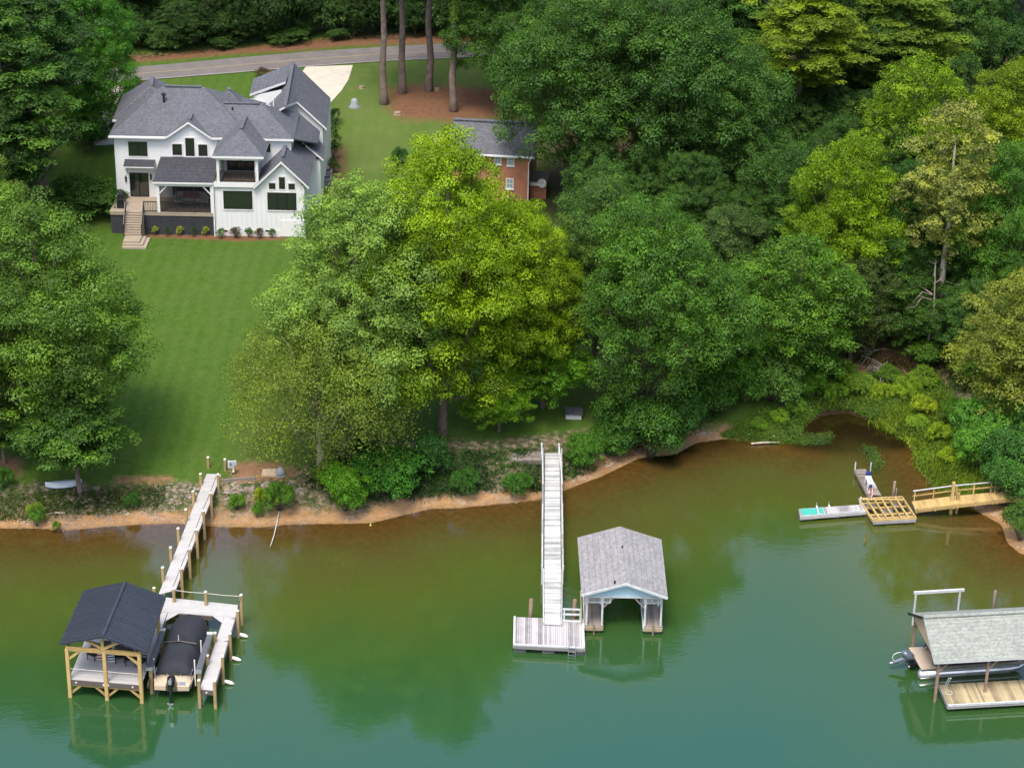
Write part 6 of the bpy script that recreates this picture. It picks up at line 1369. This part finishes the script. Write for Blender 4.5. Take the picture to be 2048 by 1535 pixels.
# ---- weeds and marsh grass nobody could count
def weeds(name, label, cat, px_poly, n, col, h, blade, seed, clump=.6):
    rng = np.random.default_rng(seed); poly = pxpoly(px_poly); lo, hi = poly.min(0), poly.max(0)
    n = n if blade else int(n*1.7); nc = int(n/14); C = lo+rng.random((nc*3, 2))*(hi-lo); C = C[in_poly(C[:, 0], C[:, 1], poly)][:nc]; 
    dn = vnoise(C[:, 0], C[:, 1], 2.0, seed); C = C[dn > rng.random(len(C))*.75]
    i = np.repeat(np.arange(len(C)), 14); sz = rng.uniform(.35, 1.1, len(C))+.7*(vnoise(C[:, 0], C[:, 1], 1.1, seed+9) > .66)
    P = np.zeros((len(i), 3)); P[:, :2] = C[i]+rng.normal(size=(len(i), 2))*clump*.35*sz[i][:, None]
    z0 = np.maximum(hgt(P[:, 0], P[:, 1]), -.05); hh = h*sz[i]*rng.uniform(.4, 1.1, len(i))
    tone = .45+(rng.normal(size=len(C))*.16+(vnoise(C[:, 0], C[:, 1], 1.6, seed+3)-.5)*.8)[i]+rng.normal(size=len(i))*.14
    if blade:
        P[:, 2] = z0+hh*.45; A = unit(np.stack([rng.normal(size=len(i))*.35, rng.normal(size=len(i))*.35, np.ones(len(i))], 1)); N = unit(np.cross(A, rng.normal(size=(len(i), 3))))
        N *= np.sign(-N[:, 1:2]+1e-6); me = leaf_mesh(name, P, N, hh, np.full(len(i), .07)+.03*rng.random(len(i)), tone, rng, A)
    else:
        P[:, 2] = z0+hh*rng.random(len(i)); N = unit(rng.normal(size=(len(i), 3))*.5+np.array([0, -.1, .8])); L = rng.uniform(.06, .17, len(i)); me = leaf_mesh(name, P, N, L, L*.6, tone, rng)
    o = bpy.data.objects.new(name, me); COL.objects.link(o); o.color = (*col, 1); tag(o, label, cat, kind='stuff'); ORIGIN[o.name] = Vector((0,0,0))
weeds('bank_weeds', 'low tangled weeds covering the bank under the trees', 'weeds', [(600,965),(640,925),(760,900),(1000,905),(1085,900),(1085,985),(930,985),(820,1000),(640,990)], 26000, (.034,.080,.018), .4, False, 1)
weeds('bank_weeds', 'low weeds on the bank between the gangway and the cove', 'weeds', [(1118,900),(1250,870),(1400,800),(1500,790),(1420,850),(1280,905),(1130,965)], 14000, (.040,.095,.018), .4, False, 2)
weeds('shore_weeds', 'sparse weeds among the stones below the canoe', 'weeds', [(-60,985),(90,985),(330,975),(330,1010),(200,1030),(60,1040),(-60,1040)], 7000, (.065,.10,.022), .28, False, 3)
weeds('marsh_grass', 'tall yellow green grass on the right bank of the cove', 'grass', [(1745,845),(1800,790),(1900,800),(1930,860),(1960,930),(1965,990),(1885,988),(1842,935),(1822,890),(1790,870)], 26000, (.16,.23,.02), .5, True, 4)
weeds('marsh_weeds', 'bright leafy growth on the right bank of the cove', 'weeds', [(1745,840),(1800,780),(1900,790),(1940,860),(1965,930),(1970,1000),(1895,996),(1868,980),(1838,935),(1822,893),(1795,866)], 52000, (.13,.21,.02), .55, False, 14)
weeds('marsh_weeds', 'mixed green plants at the head of the cove', 'weeds', [(1600,800),(1640,765),(1760,750),(1880,765),(1910,800),(1800,840),(1750,840),(1690,818),(1640,822),(1600,850)], 46000, (.10,.18,.025), .6, False, 5)
weeds('marsh_grass', 'scattered reeds at the head of the cove', 'grass', [(1600,800),(1640,765),(1760,760),(1880,770),(1900,800),(1800,840),(1700,815),(1640,820)], 9000, (.13,.19,.03), .7, True, 15)
weeds('marsh_weeds', 'leafy green weeds left of the dark marsh pool', 'weeds', [(1440,872),(1500,845),(1580,815),(1640,800),(1640,820),(1605,850),(1598,884),(1540,888)], 16000, (.10,.18,.025), .45, False, 6)
weeds('water_weeds', 'floating green weeds in the shallow cove', 'weeds', [(1590,870),(1660,870),(1660,890),(1600,892)], 1800, (.075,.13,.03), .25, False, 7)
weeds('water_weeds', 'thin line of weeds between the marsh pool and the narrow finger dock', 'weeds', [(1720,895),(1750,900),(1765,935),(1750,950),(1735,920)], 1500, (.085,.14,.025), .3, False, 8)
weeds('undergrowth', 'shaded undergrowth on the woodland floor behind the marsh', 'weeds', [(1660,690),(1780,650),(2050,690),(2050,780),(1900,790),(1750,760)], 22000, (.045,.085,.018), .7, False, 9)
weeds('road_verge_weeds', 'green plants under the forest edge across the road', 'weeds', [(236,108),(480,88),(700,66),(960,58),(960,72),(700,82),(480,100),(236,122)], 12000, (.030,.065,.022), .5, False, 10)
# ================================================================== woodland, placed by where each tree stands
DK = (.036,.080,.024); MD = (.038,.088,.022); LT = (.075,.135,.040); YL = (.130,.170,.012); OL = (.105,.125,.030)
PN = (.045,.095,.030); PY_ = (.105,.150,.022); BR = (.040,.115,.020); BL = (.034,.082,.045); TN = (.155,.150,.055)
T = [
 ('gum','sweetgum_tree',95,915,415,385,(.066,.122,.030),'broad olive green tree towering beside the lawn above the overturned canoe'),
 ('gum','sweetgum_tree',-70,900,470,260,(.062,.110,.030),'olive green tree at the edge, behind the broad tree above the canoe'),
 ('oak2','oak_tree',-40,600,285,200,(.072,.112,.035),'light olive tree between the dark pines and the broad lawn tree'),
 ('young_pine','young_pine',160,985,745,190,(.050,.105,.030),'young bushy pine with rounded needle tufts beside the canoe'),
 ('young_pine','young_pine',10,925,790,120,(.040,.085,.030),'dark young pine left of the overturned canoe'),
 ('pine2','pine_tree',30,470,-40,230,PN,'tall dense pine left of the white house, lighter on its crown'),
 ('pine2','pine_tree',-70,420,-120,260,PN,'tall dark pine standing deep behind the lakeside trees'),
 ('pine','pine_tree',90,390,-110,200,(.036,.080,.034),'dark pine between the dense pine and the driveway maple'),
 ('maple','maple_tree',172,290,-50,180,BR,'bright green maple overhanging the corner of the white house roof'),
 ('round','maple_tree',178,302,170,100,BR,'low green maple hiding the dark car on the driveway'),
 ('bush2','laurel_bush',170,425,360,150,DK,'large dark bush beside the deck of the white house'),
 ('maple','silver_maple',690,895,372,325,(.115,.182,.060),'tall silver maple with pale green leaves in front of the white house'),
 ('birch','river_birch',640,938,620,330,(.112,.152,.040),'drooping olive river birch with pale limbs at the water edge'),
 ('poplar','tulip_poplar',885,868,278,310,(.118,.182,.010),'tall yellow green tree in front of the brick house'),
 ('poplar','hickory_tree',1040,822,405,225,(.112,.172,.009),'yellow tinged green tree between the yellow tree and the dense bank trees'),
 ('round','small_maple',998,862,735,140,(.085,.170,.018),'small bright green tree standing alone on the grass near the gangway'),
 ('round','small_maple',1085,815,640,190,(.065,.150,.016),'spreading green tree over the little roofed box'),
 ('oak','oak_tree',1290,880,410,300,(.048,.108,.024),'broad medium green tree on the bank behind the lattice boathouse'),
 ('oak2','oak_tree',1185,760,350,220,(.050,.095,.034),'grey green tree beside the corner of the brick house'),
 ('round','willow_bush',1440,800,558,150,(.045,.110,.014),'bright green tree at the left bank of the cove'),
 ('round','elm_tree',1590,775,485,250,(.050,.108,.020),'fresh green tree at the head of the cove'),
 ('bush2','willow_bush',1540,800,702,130,(.050,.105,.030),'feathery willow bush on the cove path'),
 ('oak2','yellow_maple',1680,640,278,230,(.090,.150,.008),'rounded yellow green tree rising from the woods beside the tan topped tree'),
 ('thin','dying_tree',1870,690,212,190,(.140,.155,.062),'thin tan topped tree with bare branches above the cove'),
 ('round','locust_tree',2035,855,548,250,(.115,.135,.034),'olive yellow tree leaning over the cove on the right bank'),
 ('oak2','oak_tree',2000,680,285,200,(.050,.115,.026),'green tree between the tan topped tree and the olive yellow tree'),
 ('round','yellow_maple',1830,430,118,190,(.090,.150,.012),'bright yellow green tree behind the tan topped tree'),
 ('oak2','yellow_maple',2000,440,118,210,(.095,.140,.012),'yellow green tree in the woods next to the tan topped tree'),
 ('pine','pine_tree',1585,330,-90,210,PY_,'yellow green pine with a bare lower trunk among dark oaks'),
 ('pine2','pine_tree',1790,270,-120,230,(.080,.125,.026),'olive pine behind the bright yellow green tree'),
 ('pine2','pine_tree',1470,250,-130,230,PN,'dark pine just behind the yellow green pine'),
 ('oak','oak_tree',1180,420,-30,330,DK,'huge dark oak overhanging the brick house roof'),
 ('oak','oak_tree',1340,440,-10,330,(.034,.078,.024),'huge dark oak in the middle of the woods'),
 ('oak2','oak_tree',1450,460,120,240,(.034,.076,.022),'dark oak below the yellow green pine'),
 ('oak2','oak_tree',1010,222,-70,200,DK,'dark oak at the end of the road behind the brick house'),
 ('round','dogwood_tree',1440,610,415,150,(.045,.080,.036),'grey green tree on the dark woodland slope behind the bank trees'),
 ('young_pine','spruce_tree',1550,500,360,110,BL,'blue green conifer beside the rounded yellow green tree'),
 ('oak2','oak_tree',1560,560,300,200,(.032,.074,.022),'dark tree behind the blue green conifer'),
 ('oak2','oak_tree',1770,640,330,200,(.030,.072,.024),'dark tree between the rounded yellow tree and the tan topped tree'),
 ('oak','oak_tree',1960,210,-90,260,(.026,.062,.032),'blue green dark oak in the far woods'),
 ('round','elm_tree',1700,720,520,160,(.040,.062,.026),'shaded bushy tree under the rounded yellow green tree'),
 ('round','elm_tree',1820,700,540,170,(.034,.076,.022),'dark bushy tree under the bare branches of the tan topped tree'),
 ('round','elm_tree',1930,740,560,150,(.036,.080,.026),'mid green tree at the back of the marsh'),
]
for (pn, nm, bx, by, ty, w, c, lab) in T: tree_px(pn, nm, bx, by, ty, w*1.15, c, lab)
for x, y, h, k in ((1600,350,150,1.0),(1650,330,170,.85),(1700,345,160,1.1),(1560,330,140,.9),(1625,285,150,.8),(1740,330,150,.9)): tree_px('round', 'understorey_tree', x, y, y-h, 150, (.030*k,.066*k,.024*k), 'dark understorey tree in the shade of the woods', group='shaded trees filling the woods on the right')
# understorey and the far woods: alike trees told apart only by where they stand
rng = random.Random(3)
for i in range(44):
    x = 1130+rng.random()*1050; y = 330+rng.random()*360
    if y > 560 and x < 1480: y -= 160
    pn = rng.choice(['round','oak2','round']); h = rng.uniform(150, 230)
    k = rng.uniform(.8, 1.2)
    tree_px(pn, 'understorey_tree', x, y, y-h, rng.uniform(120, 180), (.034*k,.076*k,.024*k), 'dark understorey tree in the shade of the woods', group='shaded trees filling the woods on the right')
for i in range(22):
    x = 1080+rng.random()*1150; y = 30+rng.random()*240
    pn = rng.choice(['oak','oak2','pine2','oak2']); k = rng.uniform(.8, 1.15)
    tree_px(pn, 'forest_tree', x, y, y-rng.uniform(280, 360), rng.uniform(170, 240), (.034*k,.074*k,.026*k), 'dark tree in the deep woods behind the brick house', group='trees of the deep woods behind the brick house')
for i in range(44):
    x = 130+i*22+rng.uniform(-20, 20); y = (96-(x-240)*.05)-rng.uniform(6, 60)
    pn = rng.choice(['oak2','round','oak2','pine2']); k = rng.uniform(.7, 1.25)
    tree_px(pn, 'roadside_tree', x, y, y-rng.uniform(200, 330), rng.uniform(120, 190), (.028*k,.060*k,.024*k), 'dark forest tree across the road from the white house', group='forest trees across the road')
for i in range(36):
    x = 215+i*20.5+rng.uniform(-12, 12); y = (100-(x-240)*.052)-rng.uniform(0, 26); k = rng.uniform(.6, 1.3)
    tree_px(rng.choice(['round','round','oak2','bush2']), 'roadside_tree', x, y, y-rng.uniform(55, 135), rng.uniform(70, 125), (.027*k,.058*k,.024*k), 'dark forest tree across the road from the white house', group='forest trees across the road')
for i in range(20):
    x = 225+rng.random()*740; y = (106-(x-240)*.053)-rng.uniform(2, 16); k = rng.uniform(.7, 1.6)
    tree_px(rng.choice(['bush2','round','bush2']), 'roadside_bush', x, y, y-rng.uniform(16, 75), rng.uniform(36, 95), (.028*k,.060*k,.022*k), 'dark bush at the forest edge across the road', cat='bush', group='bushes at the forest edge', part='leaves', stem='stems')
for i in range(14):
    x = -380+rng.random()*400; y = 60+rng.random()*420
    pn = rng.choice(['pine2','oak2']); k = rng.uniform(.8, 1.1)
    tree_px(pn, 'forest_tree', x, y, y-rng.uniform(300, 380), rng.uniform(170, 230), (.034*k,.074*k,.030*k), 'dark tree in the woods left of the white house', group='trees of the woods left of the white house')
# the four tall pines whose crowns rise above the picture
for bx, by, pxs, lab in ((768,208,16,'tall pine with a bare straight trunk nearest the white house driveway'),(805,186,14,'tall pine trunk clad in ivy between two bare pines'),
                    (858,182,14,'tall forked pine with a dead branch at the back of the needle bed'),(907,222,14,'tall pine with bright green ivy next to the brick house')):
    b = G(bx, by); rz = rng.random()*6; o = place_tree('pine', 'tall_pine', b, 31, 4.6, PN, lab, rz=rz)
    if 'ivy' in lab:          # ivy climbing the trunk
        g = np.random.default_rng(int(bx)); pr = TREES['pine']; z = g.uniform(7.5 if bx > 850 else 10, 20, 2600); a = g.random(2600)*6.283; r = .36*(1.0-z*.02)+g.random(2600)*.22
        tv = np.array(pr['trunk'].v[-10*10:]).reshape(10, 10, 3).mean(1); cx = np.interp(z, tv[:, 2], tv[:, 0]); cy = np.interp(z, tv[:, 2], tv[:, 1])
        Pn = np.stack([cx+np.cos(a)*r, cy+np.sin(a)*r, z], 1); Nn = unit(np.stack([np.cos(a), np.sin(a), .5+0*a], 1)+g.normal(size=(2600, 3))*.3)
        L_ = g.uniform(.14, .28, 2600); iv = bpy.data.objects.new('ivy', leaf_mesh('ivy', Pn, Nn, L_, L_*.7, .5+g.normal(size=2600)*.2, g)); COL.objects.link(iv); iv.parent = o
        iv.color = (.16,.27,.03,1) if bx > 850 else (.05,.11,.035,1)
